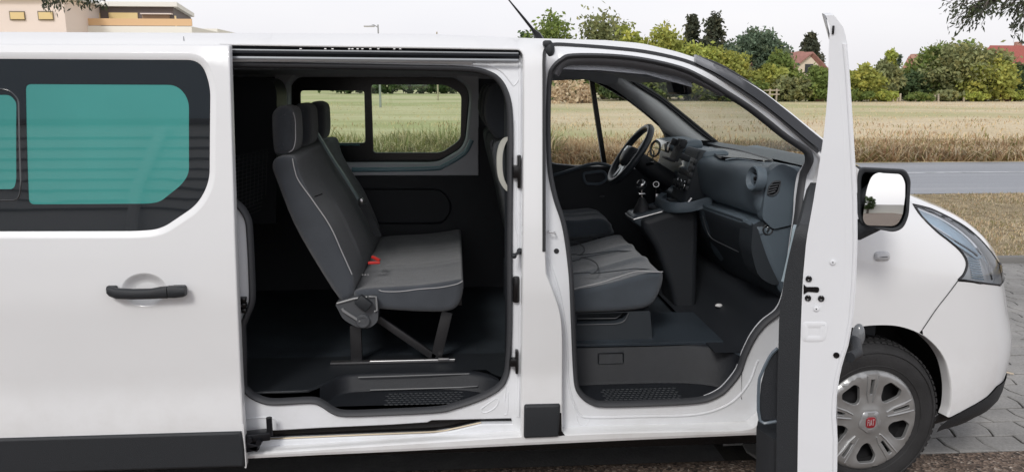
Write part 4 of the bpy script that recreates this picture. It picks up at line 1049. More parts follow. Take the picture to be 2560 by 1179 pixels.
# lower dash darker cover
mb=MB()
low=[(1.296,1.162),(1.290,1.142),(1.305,1.10),(1.352,.98),(1.425,.855),(1.50,.77)]
mb.rings([[(x-.006+bend(y),y,z) for x,z in low] for y in np.linspace(3.36,4.72,12)],cap=False,wrap=False); mb.build('lower_cover',DASHD,dash,angle=60)
# glove box outline, lip
mb=MB(); mb.tube([onD(x,y,-.012) for x,y in cr([(1757,540),(1766,572),(1775,590),(1790,602),(1846,629)],k=4)],.0022,n=6); mb.build('glovebox_edge',STEELG,dash)
mb=MB(); mb.tube([ (1.288+bend(y),y,1.166) for y in np.linspace(3.45,4.05,8)],.010,n=8); mb.build('shelf_lip',DASH,dash)
# top tray
mb=MB(); q=ccw(clean([tuple(onZ(x,y,1.412)[:2]) for x,y in cr([(1772,373),(1800,370),(1850,378),(1900,392),(1930,402),(1905,404),(1850,398),(1800,394)],closed=True,k=4)]))
mb.add(*sheet(q,[],lambda x,y:(x,y,1.414),.04)); rim(mb,q,[(-.006,1.410),(-.002,1.420),(.004,1.418),(.006,1.41)],lambda x,y,o:(x,y,o),.02); mb.build('top_tray',BLACK,dash,angle=60)
mb=MB(); mb.tube([onZ(x,y,1.425) for x,y in cr([(1815,399),(1840,396),(1880,402),(1912,410)],k=4)],.003,n=6); mb.build('tray_edge',mat('pale_blue_edge',(.28,.34,.38),.3),dash)
mb=MB()
rows=[]
for t in np.linspace(0,1,14):
    y=3.37+t*1.36; k_=.17*(1-((y-(D+WID))/.8)**2)
    rows.append([(1.50,y,1.412),(1.56+k_*.3,y,1.418),(1.62+k_*.8,y,1.405),(1.66+k_,y,1.385)])
mb.rings(rows,cap=False,wrap=False); mb.build('windscreen_shelf',mat('blue_grey_dash_top',(.05,.065,.075),.38,bump=.2,bscale=300),dash,angle=60)
# round vent
c=onD(1886,446,-.0); print('vent',c)
mb=MB(); ax=np.array([-1,-.12,.12]); ax/=np.linalg.norm(ax)
mb.lathe([(.054,-.03),(.056,.0),(.053,.012),(.047,.014),(.042,.008),(.036,-.022),(.0,-.03)],c,ax,n=36); V1=mb.build('round_vent',DASH,dash)
mb=MB()
for i in (-1,0,1): mb.box(c+ax*(-.010)+np.array([0,0,.020*i]),(.006,.07,.005),ry=0)
mb.lathe([(.037,-.021),(.0,-.028)],c,ax,n=24); mb.box(c+ax*-.004,(.012,.02,.016),bev=.003); mb.build('vent_blade',BLACK,V1)
# end cap of the dash with side vent and switch
EY=3.335
mb=MB(); q=ccw(rpx([(1918,430,14),(1950,406,14),(1990,424,8),(1994,470),(1978,560,8),(1930,572,10),(1903,545,10),(1908,490,20)],EY)); 
prism(mb,q,lambda x,z:(x,EY-.012,z),lambda x,z:(x,EY+.05,z),.03); EC=mb.build('dash_end_cap',DASH,dash,angle=40)
mb=MB(); q=ccw(rpx([(1935,452,6),(1952,452,6),(1945,480,6),(1932,490,8),(1917,487,6),(1922,466,8)],EY-.012)); mb.add(*sheet(q,[],lambda x,z:(x,EY-.0135,z),.02)); mb.build('side_vent',BLACK,EC)
mb=MB()
for i in range(5): 
    a=onY(1919+i*2.5,484-i*7,EY-.016); b=onY(1938+i*3,478-i*6,EY-.016); mb.tube([a,b],.0022,n=5)
rim(mb,q,[(-.003,0),(-.0,-.005),(.003,0)],lambda x,z,o:(x,EY-.0135+o,z),.01)
mb.build('side_vent_slat',STEELG,EC)
mb=MB(); q=ccw(rpx([(1878,560,10),(1925,545,14),(1985,560),(1955,690,12),(1935,712,14),(1890,690,30),(1872,620,20)],3.37)); prism(mb,q,lambda x,z:(x,3.345,z),lambda x,z:(x,3.5,z),.05); KP=mb.build('kick_panel',DASHD,dash,angle=40)
mb=MB(); c=onY(1919,574,3.34); mb.lathe([(.024,.01),(.026,-.004),(.022,-.007),(.017,-.005),(.015,.008),(.0,.008)],c,(0,1,0),n=28); mb.box(c+np.array([0,-.004,0]),(.006,.012,.022),bev=.002,ry=.5); mb.build('airbag_switch',CLAD,KP)
mb=MB(); mb.sphere(onY(1922,568,3.335),.0035,n=8); mb.build('switch_mark',CHROME,KP)
# centre stack
a_=-.32
mb=MB(); mb.box((1.235,4.06,1.285),(.12,.25,.29),ry=.28,bev=.018); CS=mb.build('centre_stack',DASHD,dash,angle=50)
def cs(u,v,o=0): # u across (y), v up
    n=np.array([-math.cos(.28),0,math.sin(.28)]); up=np.array([math.sin(.28),0,math.cos(.28)])
    return np.array([1.235,4.06,1.285])+n*(.061+o)+up*v+np.array([0,u,0])
mb=MB(); mb.box(cs(0,.045),(.012,.20,.095),ry=.28,bev=.006); RU=mb.build('radio_unit',SCREEN,CS)
mb=MB(); mb.box(cs(.0,.052,.007),(.004,.11,.055),ry=.28); mb.build('radio_screen',mat('screen_glass',(.30,.36,.40),.08,coat=1),RU)
mb=MB()
for u in (-.082,-.070,.070,.083):
    for v in (.02,.045,.07): mb.box(cs(u,v,.008),(.005,.010,.013),ry=.28,bev=.002)
mb.build('radio_button',STEELG,RU)
mb=MB(); n_=np.array([-math.cos(.28),0,math.sin(.28)])
for u in (-.065,0,.065): mb.lathe([(.026,0),(.026,.006),(.019,.010),(.018,.022),(.0,.024)],cs(u,-.055,.0),n_,n=20)
mb.build('climate_knob',CLAD,CS)
mb=MB()
for u in (-.065,0,.065): mb.lathe([(.0265,.004),(.0275,.006),(.0265,.008)],cs(u,-.055,.0),n_,n=20)
mb.build('knob_ring',CHROME,CS)
mb=MB()
for i in range(5): mb.box(cs(-.112-.002*i,.08-.035*i,.0),(.012,.025,.022),ry=.28,bev=.003)
mb.build('vent_control',STEELG,CS)
# console shelf (U shape) and column
mb=MB(); u=[(1.24,3.87,1.185),(1.17,3.87,1.165),(1.10,3.90,1.155),(1.065,3.97,1.15),(1.055,4.07,1.15),(1.065,4.17,1.15),(1.11,4.24,1.16)]
rg=[]
for p in cr(u,k=4): p=np.array(p); rg.append([p+np.array([0,0,.022]),p+np.array([.03,.0,.018]),p+np.array([.03,.0,-.022]),p+np.array([0,0,-.03]),p+np.array([-.012,-.006,-.01])])
mb.rings(rg,cap=True); mb.box((1.16,4.06,1.15),(.16,.28,.02),bev=.005); SH_=mb.build('console_shelf',DASH,dash,angle=70)
mb=MB(); mb.box((1.13,4.08,1.165),(.06,.05,.012),bev=.004); mb.build('shelf_pad',CLAD,SH_)
mb=MB(); mb.tube([(1.15,3.90,1.165),(1.175,3.90,1.20)],.008,n=8); mb.build('shelf_clip',METAL,SH_)
mb=MB(); cp=ccw([(1.23,1.14),(1.07,1.125),(.94,1.08),(.945,1.04),(1.02,.92),(1.10,.72),(1.13,.60),(1.24,.60)]); soft(mb,clean(rp([(a,b,.03) for a,b in cp])),3.94,4.22,.03,k=4,ny=2); mb.build('console_column',DARK,dash,angle=50)
# gear pod
mb=MB(); q=ccw(rp([(.905,4.0,.03),(1.12,3.99,.02),(1.12,4.2,.02),(.905,4.19,.03)])); 
mb.rings([[(x+dxx,y,z+(x-.9)*.28) for x,y in inset(q,i)] for i,z,dxx in ((0,1.035,.03),(-.006,1.068,.0),(0,1.088,.0),(.012,1.093,0),(.02,1.088,0))],cap=True); GP=mb.build('gear_console',mat('gear_console_plastic',(.06,.075,.09),.35),dash,angle=60)
mb=MB(); mb.tube([(.905,4.0,1.078),(.90,4.1,1.076),(.905,4.19,1.078)],.005,n=8); mb.tube([(.905,3.995,1.078),(1.05,3.985,1.118)],.004,n=8); mb.build('console_trim',METAL,GP)
mb=MB(); g0=onY(1606,520,4.1); g1=onY(1604,462,4.1); 
mb.lathe([(.052,-.01),(.045,.012),(.038,.03),(.026,.048),(.014,.075),(.0,.08)],g0+np.array([0,0,-.02]),(g1-g0)/np.linalg.norm(g1-g0),n=14); GL=mb.build('gear_lever',RUBBER,dash)
mb=MB(); mb.cyl(g0,g1,.008,n=10); mb.box(g0+(g1-g0)*.62,(.035,.02,.008),bev=.003); mb.build('lever_stem',CHROME,GL)
mb=MB(); mb.sphere(g1,.027,(1,1,1.1),n=20); mb.build('gear_knob',mat('knob_gloss',(.02,.022,.025),.12,coat=1),GL)
mb=MB(); mb.lathe([(.020,.017),(.0265,.010),(.027,.004)],g1,(-.6,-.2,.75),n=24); mb.build('knob_ring',CHROME,GL)
mb=MB(); c=onY(1640,462,4.2); mb.cyl(c+np.array([0,0,-.09]),c,.011,n=12); mb.sphere(c,.021,(1,1,1),n=16); SB2=mb.build('selector_stalk',BLACK,dash)
mb=MB(); mb.lathe([(.013,.016),(.0165,.016),(.0165,.012)],c,(-.2,-.95,.3),n=20); mb.box(c+np.array([.005,-.01,-.07]),(.02,.02,.05),bev=.005); mb.build('stalk_ring',METAL,SB2)
mb=MB(); c=onY(1636,521,4.06); mb.lathe([(.028,.0),(.030,.008),(.026,.010),(.024,.0),(.022,-.03),(0,-.03)],c,(0,0,1),n=20); mb.build('cup_holder',CLAD,dash)
# instrument hood
mb=MB(); mb.box((1.25,4.44,1.428),(.18,.36,.06),bev=.025,ry=-.08); IH=mb.build('instrument_hood',DASH,dash,angle=60)
mb=MB(); mb.box((1.30,4.04,1.405),(.14,.24,.05),bev=.022,ry=-.05); mb.build('centre_hood',DASH,dash,angle=60)
mb=MB(); mb.box((1.158,4.44,1.42),(.01,.30,.06),bev=.004,ry=.2); mb.build('instrument_glass',mat('instrument_black',(.01,.012,.014),.1,coat=1),IH)
mb=MB(); mb.lathe([(.045,.0),(.048,.008),(.042,.012),(.038,.0)],onY(1640,372,4.28),(-.9,-.35,.2),n=28); mb.lathe([(.03,.0),(.032,.006),(.028,.008)],onY(1628,388,4.28),(-.9,-.35,.2),n=24); mb.build('oval_vent',STEELG,dash)
# small white dot in the pedal area
mb=MB(); mb.sphere(onY(1797,763,3.75),.012,(1.6,1,.8),n=10); mb.build('white_dot',mat('white_plastic',(.7,.7,.7),.4),van)
# windscreen side base trims
# ================================================================ STEERING WHEEL
c=onY(1576,386,4.42); ax=np.array([onY(1625,315,4.42)-onY(1530,450,4.42)][0]); rad=np.linalg.norm(ax)/2*1.06; up=ax/np.linalg.norm(ax); yv=np.array([0,1.,0]); nn=np.cross(yv,up); nn= nn if nn[0]<0 else -nn
P=lambda a,r,o=0: c+up*r*math.cos(a)+yv*r*math.sin(a)+nn*o
mb=MB(); mb.tube([P(a,rad-.012) for a in np.linspace(0,2*math.pi,48,endpoint=False)],.0195,closed=True,n=12)
SW=mb.build('steering_wheel',mat('wheel_leather',(.035,.042,.05),.32,bump=.1,bscale=500),van)
mb=MB()
lp=[(x*1.0,y*1.0) for x,y in rp([(-.085,.045,.03),(.085,.045,.03),(.06,-.06,.03),(.0,-.085,.03),(-.06,-.06,.03)])]
mb.rings([[c+yv*x*k+up*z*k+nn*o for x,z in lp] for k,o in ((1.0,-.03),(1.02,.0),(.92,.022),(.7,.034),(.3,.042),(.01,.043))],cap=False); HB=mb.build('wheel_hub',mat('hub_plastic',(.05,.058,.066),.4),SW)
mb=MB()
for a in (math.pi/2+.1,-math.pi/2-.1,math.pi-.28,math.pi+.28):
    mb.rings([[P(a-w_/r,r,o),P(a+w_/r,r,o),P(a+w_/r,r,o-.012),P(a-w_/r,r,o-.012)] for r,w_,o in ((.06,.026,.005),(.11,.018,-.002),(rad-.015,.013,0))],cap=True)
mb.build('wheel_spoke',mat('spoke_silver',(.35,.37,.38),.3,metal=.6),SW)
mb=MB(); mb.lathe([(.021,.036),(.022,.041),(.0,.046)],c+up*.01,nn,n=24); mb.build('wheel_badge',mat('badge_pale',(.55,.58,.60),.15,metal=.7),SW)
mb=MB(); mb.cyl(c-nn*.02,c-nn*.28,.045,.06,n=16); mb.build('steering_column',DARK,SW)
mb=MB(); mb.tube([c-nn*.10+yv*-.02,c-nn*.10-yv*.16+up*.03],.009,n=8); mb.tube([c-nn*.10+yv*.02,c-nn*.10+yv*.16+up*.02],.009,n=8); mb.build('column_stalk',BLACK,SW)
# a folded white paper behind the wheel
pp=MB(); w0=onY(1605,368,4.5); pp.box(w0,(.012,.10,.13),ry=.6,bev=.003); tag(pp.build('paper_slip',mat('paper_white',(.72,.76,.78),.5),None),'white card tucked behind the rim of the steering wheel','card')
# ================================================================ PHONE HOLDER (thing)
ph=empty('phone_holder',tuple(onY(1700,410,3.93))); tag(ph,'black adjustable phone cradle clipped to the centre of the dashboard','phone holder')
c0_=onY(1695,375,3.93); ryy=.42; rzz=.10
mb=MB(); mb.box(c0_,(.02,.085,.115),ry=ryy,rz=rzz,bev=.004); mb.build('back_plate',CLAD,ph)
Mh=Matrix.Rotation(rzz,3,'Z')@Matrix.Rotation(ryy,3,'Y'); hx_=lambda x,y,z: c0_+np.array(Mh@Vector((x,y,z)))
for s_ in (-1,1):
    mb=MB(); mb.box(hx_(-.012,s_*.055,.032),(.035,.02,.035),ry=ryy,rz=rzz,bev=.003); mb.build('clamp_arm',CLAD,ph)
mb=MB(); mb.box(hx_(-.025,.0,-.060),(.05,.07,.010),ry=ryy,rz=rzz,bev=.002); mb.build('foot_rest',CLAD,ph)
mb=MB(); mb.box(hx_(.04,0,-.02),(.07,.03,.03),ry=ryy,rz=rzz,bev=.005); mb.build('mount_arm',CLAD,ph)
mb=MB(); mb.lathe([(.014,.0),(.016,.001),(.016,.0015),(.014,.0015)],hx_(-.0105,0,.0),hx_(-1,0,0)-c0_,n=20); mb.tube([hx_(-.0115,-.01,-.012),hx_(-.0115,.01,.012)],.0014,n=4); mb.build('plate_ring',STEELG,ph)
# ================================================================ FRONT DOOR (open)
HGX,HGY=1.475,D+.02; AL=math.atan2(HGY,HGX)
HG=np.array([HGX,HGY,0]); ud=np.array([-math.cos(AL),-math.sin(AL),0]); vd=np.array([-math.sin(AL),math.cos(AL),0])
# vd: towards the inside of the van when shut -> points left in the picture
LD=1.10
def onU(x,y,u=LD):
    """pixel -> (v,z) in the plane of the door's rear end"""
    d=ray(x,y); P0=HG+ud*u; t=np.dot(P0-_C,ud)/np.dot(d,ud); P=_C+d*t; return (float(np.dot(P-HG,vd)),float(P[2]))
for q in ((2070,28),(2135,300),(2142,600),(2000,700),(1960,700),(1885,1000),(2092,1179)): print('door',q,[round(a,3) for a in onU(*q)])
# local door frame: x=-u, y=v, z
def dl(u,v,z): return (-u,v,z)
outr=[(2068,27),(2082,35),(2100,55),(2112,75),(2118,110),(2124,180),(2132,300),(2138,400),(2143,500),(2144,600),(2141,690),(2134,790),(2122,860),(2107,905),(2097,950),(2091,1000),(2090,1040),(2094,1090),(2093,1179)]
innr=[(1990,1179),(1992,1040),(1996,900),(1999,800),(2003,700),(2012,600),(2030,500),(2043,420),(2055,340),(2062,270),(2067,200),(2068,110)]
OR=[onU(x,y) for x,y in outr]; IN=[onU(x,y) for x,y in innr]
OZ=np.array(OR); IZ=np.array(IN)
zd_t=OZ[0,1]; ZB=.36
vo0=float(OZ[-1,0]); 
oz=OZ[np.argsort(OZ[:,1])]; iz=IZ[np.argsort(IZ[:,1])]
def vout(z): return float(np.interp(z,oz[:,1],oz[:,0]))
def vin(z): return float(np.interp(z,iz[:,1],iz[:,0]))
print('vout',[round(vout(z),3) for z in (.4,.8,1.2,1.6,1.8)],'zt',zd_t)
# outline of the door seen from its side (u,z)
side=[(0.02,ZB+.03),(0.0,.60),(.0,1.20),(.015,1.36),(.10,1.44),(.25,1.545),(.42,1.66),(.62,1.765),(.80,1.83),(.95,1.875),(LD-.06,zd_t-.004),(LD-.012,zd_t-.005),(LD,zd_t-.012),(LD,ZB+.02),(LD-.02,ZB),(.05,ZB)]
sidec=ccw([(a,b) for a,b in side])
win=ccw(rp([(.13,1.24,.02),(LD-.10,1.22,.05),(LD-.10,zd_t-.13,.06),(.80,1.76,.05),(.55,1.665,.03),(.30,1.515,.03),(.14,1.37,.03)]))
taper=lambda u: 1.0
mb=MB()
P_,T_=sheet(sidec,[win],lambda u,z: dl(u,vout(z),z),.06); mb.add(P_,T_)
P_,T_=sheet(sidec,[win],lambda u,z: dl(u,max(vout(z)+.02,vin(z)-.004),z),.06); mb.add(P_,T_[:,::-1])
rim(mb,sidec,[(0,0),(.0,1)],lambda u,z,k: dl(u,vout(z)*(1-k)+k*max(vout(z)+.02,vin(z)-.004),z),.03)
rim(mb,win,[(0,0),(.0,1)],lambda u,z,k: dl(u,vout(z)*(1-k)+k*max(vout(z)+.02,vin(z)-.004),z),.03)
fd=mk('front_door',mb.v,mb.f,JAMB,None,True,50); fd.location=HG; fd.rotation_euler=(0,0,AL); fd.parent=van; fd.matrix_parent_inverse=wm(van).inverted(); fd['label']='front passenger door swung open towards the camera, seen edge-on'
def dchild(mb,name,m,ang=50,par=None): return mb.build(name,m,par or fd,angle=ang,local=True)
UF=LD+.0015
def fz(x,y,u=UF): v,z=onU(x,y,u); return (-u,v,z)
# soft folds of the shut face: raised strip along outer edge
mb=MB(); mb.tube([fz(x-7,y,UF-.004) for x,y in outr[4:]],.0065,n=8); mb.tube([fz(x-26,y,UF-.006) for x,y in ((2124,200),(2135,320),(2140,500),(2141,650),(2132,780))],.005,n=8)
dchild(mb,'door_edge_fold',JAMB)
# top cap greyish inner corner with slot
mb=MB(); mb.box(fz(2083,75,UF+.001),(.006,.006,.022),bev=.002); dchild(mb,'window_slot',BLACK)
# latch plate hardware
mb=MB()
for x,y in ((2022,696),(2020,744),(2053,745)): 
    p=np.array(fz(x,y)); mb.lathe([(.0085,0),(.0085,.003),(.006,.0045),(.0045,.003),(.0,.002)],p,(-1,0,0),n=18)
for i,(x,y) in enumerate(((2082,655),(2041,771))): pass
dchild(mb,'latch_screw',BLACK)
mb=MB()
for x,y in ((2082,655),(2041,771)):
    p=np.array(fz(x,y)); mb.lathe([(.0075,0),(.0075,.002),(.005,.003),(.0,.003)],p,(-1,0,0),n=18)
WS=dchild(mb,'white_screw',JAMB)
mb=MB()
for x,y in ((2082,655),(2041,771)): p=np.array(fz(x,y)); mb.lathe([(.002,.0032),(.0,.0034)],p,(-1,0,0),n=10)
dchild(mb,'screw_socket',BLACK)
mb=MB(); q=ccw(clean([onU(x,y) for x,y in ((2009,709),(2016,716),(2044,716),(2048,719),(2048,726),(2044,730),(2020,728),(2009,735))])); mb.add([(-UF-.0012,v,z) for v,z in q],[tuple(range(len(q)))]); dchild(mb,'latch_slot',BLACK)
mb=MB(); mb.lathe([(.0085,0.0),(.008,.002),(.0,.001)],np.array(fz(2091,887)),(-1,0,0),n=18); dchild(mb,'drain_plug',BLACK)
# shallow press marks
mb=MB(); q=ccw(clean(rp([(*onU(2008,806),.01),(*onU(2066,806),.01),(*onU(2060,850),.015),(*onU(2008,850),.01)]))); 
rim(mb,q,[(-.004,0),(.0,.0012),(.008,.0012),(.014,0)],lambda v,z,o:(-UF-o+.0008,v,z),.01); dchild(mb,'pressed_panel',JAMB,180)
# inner trim: dark shell, thicker than the frame, seen left of the white face
trim_in=[(1884,1179),(1884,1100),(1884,1000),(1886,960),(1896,915),(1925,868),(1945,840),(1950,780),(1955,740),(1962,690),(1972,640),(1984,590),(1990,566),(2002,558)]
TR=[onU(x,y,LD-.03) for x,y in trim_in]; trz=np.array(TR)[np.argsort([t[1] for t in TR])]
def vtr(z): return float(np.interp(z,trz[:,1],trz[:,0]))
tz=float(trz[-1,1])
tside=ccw([(.06,ZB+.02),(LD-.004,ZB+.02),(LD-.004,tz-.02),(LD-.02,tz),(.06,tz)])
mb=MB()
# back edge band right beside the white face
mpk=lambda u,z,k: dl(u,vin(z)-.006+k,z)
thick=lambda z: max(.02,min(.055,(vtr(z)-vin(z))))
mb.add(*sheet(tside,[],lambda u,z: dl(u,vin(z)+thick(z),z),.05)); rim(mb,tside,[(0,0),(0,1)],lambda u,z,k: dl(u,vin(z)-.006+k*(thick(z)+.006),z),.03)
TRM=dchild(mb,'door_trim_panel',CLAD,40)
# door pocket
mb=MB(); zp=np.linspace(ZB+.02,.93,26)
def pk(z): return vtr(z) if z<.60 else float(np.interp(z,[.60,.70,.78,.85,.93],[vtr(.60),vtr(.66),vtr(.74),vtr(.8),vin(.93)+.04]))
rg=[]
for u in (.18,.22,.5,LD-.12,LD-.06): 
    k_=1.0 if .2<u<LD-.08 else .55
    rg.append([dl(u,vin(z)+ (vtr(z)-vin(z))*k_,z) for z in np.linspace(ZB+.02,.72,20)]+[dl(u,vin(.72)+.02,.72),dl(u,vin(.5)+.02,ZB+.02)])
mb.rings(rg,cap=True); PK=dchild(mb,'door_pocket',CLAD,50)
mb=MB(); q=[onU(x,y,LD-.055) for x,y in ((1899,1048),(1899,1000),(1902,960),(1914,915),(1935,880),(1946,872),(1942,1048))]
q=ccw(clean(q)); mb.add([(-(LD-.054),v,z) for v,z in q],[tuple(range(len(q)))]); dchild(mb,'pocket_opening',DARK,par=PK)
mb=MB(); mb.tube([(-(LD-.05),)+tuple(onU(x,y,LD-.05)) for x,y in cr([(1944,870),(1926,888),(1905,930),(1897,960),(1900,1050),(1942,1052)],k=3)],.005,n=6); dchild(mb,'pocket_edge',mat('blue_grey_edge',(.12,.15,.18),.35),par=PK)
# pull handle (pale blue grey)
mb=MB(); hq=[(1989,568),(1984,600),(1975,640),(1966,680),(1961,698)]
mb.rings([[(-(LD-.25)-.03,v-.014,z),(-(LD-.25)-.03,v+.008,z),(-(LD-.25)+.05,v+.008,z),(-(LD-.25)+.05,v-.014,z)] for v,z in [onU(x,y,LD-.25) for x,y in hq]],cap=True); dchild(mb,'pull_handle',mat('pale_blue_plastic',(.38,.47,.52),.35),60)
# window glass of this door
mb=MB(); mb.add(*sheet(win,[],lambda u,z: dl(u,(vout(z)+vin(z))/2,z),.1)); dchild(mb,'door_glass',GLCLR,180)
# outer handle on the skin, lower cladding
mb=MB(); mb.tube([dl(LD-.24,vout(1.0)-.02,1.0),dl(LD-.22,vout(1.0)-.04,1.0),dl(LD-.10,vout(1.0)-.04,1.0),dl(LD-.06,vout(1.0)-.02,1.0)],.015,n=8); dchild(mb,'door_handle',CLAD)
# mirror: housing and glass
UM=.20
def onUm(x,y): v,z=onU(x,y,UM); return (v,z)
mq=ccw(clean([onUm(x,y) for x,y in rp([(2150,418,16),(2266,424,22),(2277,450,10),(2272,540,20),(2258,570,18),(2235,580,14),(2160,566,18),(2144,545,14),(2143,440,14)],5)]))
mb=MB(); cm=np.mean(mq,0)
rg=[]
for k,o in ((.86,.006),(.90,.012),(.97,.012),(1.0,.004),(1.0,-.02),(.93,-.07),(.70,-.11),(.35,-.125),(.02,-.128)):
    rg.append([(-(UM)-o,cm[0]+(v-cm[0])*k,cm[1]+(z-cm[1])*k) for v,z in mq])
mb.rings(rg,cap=False); MH=dchild(mb,'mirror_housing',CLAD,60)
mb=MB(); gq=ccw(clean([onUm(x,y) for x,y in rp([(2182,430,30),(2256,432,26),(2268,455,8),(2256,540,20),(2240,564,18),(2165,560,18),(2156,545,12),(2166,470,16)],5)]))
V,T=cdt(gq,[],.03); g0=np.mean(gq,0)
mb.add([(-(UM)-.012+.10*((v-g0[0])**2+(z-g0[1])**2)+.075*(z-g0[1])-.19*(v-g0[0]),v,z) for v,z in V],T); dchild(mb,'mirror_glass',MIRROR,180,par=fd)
mb=MB(); v0=vout(1.25); p0=(-UM+.02,cm[0]+.02,cm[1]-.08); mb.tube([p0,(-UM+.04,v0-.03,1.22),(-UM+.06,v0+.0,1.22)],[.035,.04,.045],n=10); mb.tube([(-UM+.02,cm[0]+.02,cm[1]+.07),(-UM+.04,v0-.0,1.30)],[.025,.03],n=10); dchild(mb,'mirror_arm',CLAD)
# reflector / marker seen between door and wheel arch
mb=MB(); p=onY(2146,838,2.95); mb.sphere(p,.05,(.5,.5,1.0),n=14); mb.build('door_stop_buffer',mat('grey_lens',(.16,.17,.18),.2,coat=.6),van)
# ================================================================ GROUND
def nodes_ground(name,build):
    m,t,b=M_(name); build(m,t,b); return m
def ramp(t,fac,stops):
    r=t.nodes.new('ShaderNodeValToRGB'); e=r.color_ramp.elements
    while len(e)<len(stops): e.new(.5)
    for i,(p,c) in enumerate(stops): e[i].position=p; e[i].color=(*c,1)
    t.links.new(fac,r.inputs[0]); return r.outputs[0]
def noise(t,vec,scale,detail=4,rough=.55,scl=None):
    if scl: 
        mp=t.nodes.new('ShaderNodeMapping'); mp.inputs['Scale'].default_value=scl; t.links.new(vec,mp.inputs[0]); vec=mp.outputs[0]
    n=t.nodes.new('ShaderNodeTexNoise'); n.inputs['Scale'].default_value=scale; n.inputs['Detail'].default_value=detail; n.inputs['Roughness'].default_value=rough; t.links.new(vec,n.inputs['Vector']); return n.outputs['Fac']
def mixc(t,f,a,b,mode='MIX'):
    m=t.nodes.new('ShaderNodeMixRGB'); m.blend_type=mode
    for i,v in ((0,f),(1,a),(2,b)):
        if hasattr(v,'links') or hasattr(v,'is_linked'): t.links.new(v,m.inputs[i])
        else: m.inputs[i].default_value=v if i==0 else (*v,1)
    return m.outputs[0]
def bumpn(t,b,h,strength,dist=.02):
    bp=t.nodes.new('ShaderNodeBump'); bp.inputs['Strength'].default_value=strength; bp.inputs['Distance'].default_value=dist; t.links.new(h,bp.inputs['Height']); t.links.new(bp.outputs[0],b.inputs['Normal'])
def b_field(m,t,b):
    v=t.nodes.new('ShaderNodeTexCoord').outputs['Object']
    a=ramp(t,noise(t,v,.5,6,.6,(.35,1,1)),[(.3,(.60,.49,.31)),(.5,(.70,.585,.39)),(.72,(.78,.68,.48))])
    g=ramp(t,noise(t,v,.05,3),[(.45,(0,0,0)),(.62,(1,1,1))]); mm=mixc(t,g,a,(.46,.45,.22))
    f=ramp(t,noise(t,v,9,5,.7),[(.3,(.6,.6,.6)),(.7,(1.2,1.2,1.2))]); b.inputs['Roughness'].default_value=.95
    t.links.new(mixc(t,1.0,mm,f,'MULTIPLY'),b.inputs['Base Color']); bumpn(t,b,noise(t,v,14,4),.8,.05)
FIELD=nodes_ground('mown_dry_field',b_field)
def b_road(m,t,b):
    v=t.nodes.new('ShaderNodeTexCoord').outputs['Object']
    a=ramp(t,noise(t,v,1.0,5,.6,(.06,1.2,1)),[(.25,(.24,.255,.28)),(.55,(.31,.325,.35)),(.8,(.39,.40,.42))])
    f=ramp(t,noise(t,v,60,3,.8),[(.3,(.75,.75,.75)),(.7,(1.15,1.15,1.15))])
    t.links.new(mixc(t,1.0,a,f,'MULTIPLY'),b.inputs['Base Color']); b.inputs['Roughness'].default_value=.7; bumpn(t,b,noise(t,v,80,2),.3,.01)
ROAD=nodes_ground('old_asphalt',b_road)
def b_gravel(m,t,b):
    v=t.nodes.new('ShaderNodeTexCoord').outputs['Object']
    vo=t.nodes.new('ShaderNodeTexVoronoi'); vo.inputs['Scale'].default_value=75; t.links.new(v,vo.inputs['Vector'])
    a=ramp(t,vo.outputs['Color'],[(.15,(.05,.04,.034)),(.45,(.16,.12,.095)),(.75,(.27,.21,.17)),(.95,(.5,.45,.4))])
    d=ramp(t,noise(t,v,3.0,4),[(.3,(.65,.6,.55)),(.7,(1.15,1.1,1.05))])
    t.links.new(mixc(t,1.0,a,d,'MULTIPLY'),b.inputs['Base Color']); b.inputs['Roughness'].default_value=.9; bumpn(t,b,vo.outputs['Distance'],1.0,.012)
GRAVEL=nodes_ground('brown_pebble_asphalt',b_gravel)
def b_pave(m,t,b):
    v=t.nodes.new('ShaderNodeTexCoord').outputs['Object']
    a=ramp(t,noise(t,v,2.2,5,.6),[(.3,(.20,.195,.185)),(.5,(.27,.265,.255)),(.7,(.34,.33,.315))])
    f=ramp(t,noise(t,v,70,3,.8),[(.3,(.8,.8,.8)),(.7,(1.12,1.12,1.12))])
    t.links.new(mixc(t,1.0,a,f,'MULTIPLY'),b.inputs['Base Color']); b.inputs['Roughness'].default_value=.85; bumpn(t,b,noise(t,v,50,3),.4,.01)
PAVE=nodes_ground('grey_concrete_paver',b_pave)
def plane(name,pts,z,m,kind='structure'):
    mb=MB(); mb.add([(x,y,z) for x,y in pts],[tuple(range(len(pts)))]); return tag(mb.build(name,m,None,smooth=False),kind=kind)
plane('ground',[(-900,-600),(900,-600),(900,1500),(-900,1500)],0,FIELD)
plane('road',[(-300,12.4),(300,12.4),(300,17.5),(-300,17.5)],.008,ROAD)
mb=MB()
for k in range(-30,31): mb.box((k*6,15.4,.014),(6.0,.10,.004))
tag(mb.build('road_marking',mat('worn_white_line',(.52,.54,.56),.8,var=.25,vscale=4),None,smooth=False),kind='structure')
plane('forecourt',[(-60,-60),(60,-60),(60,3.44),(-60,3.44)],.012,GRAVEL)
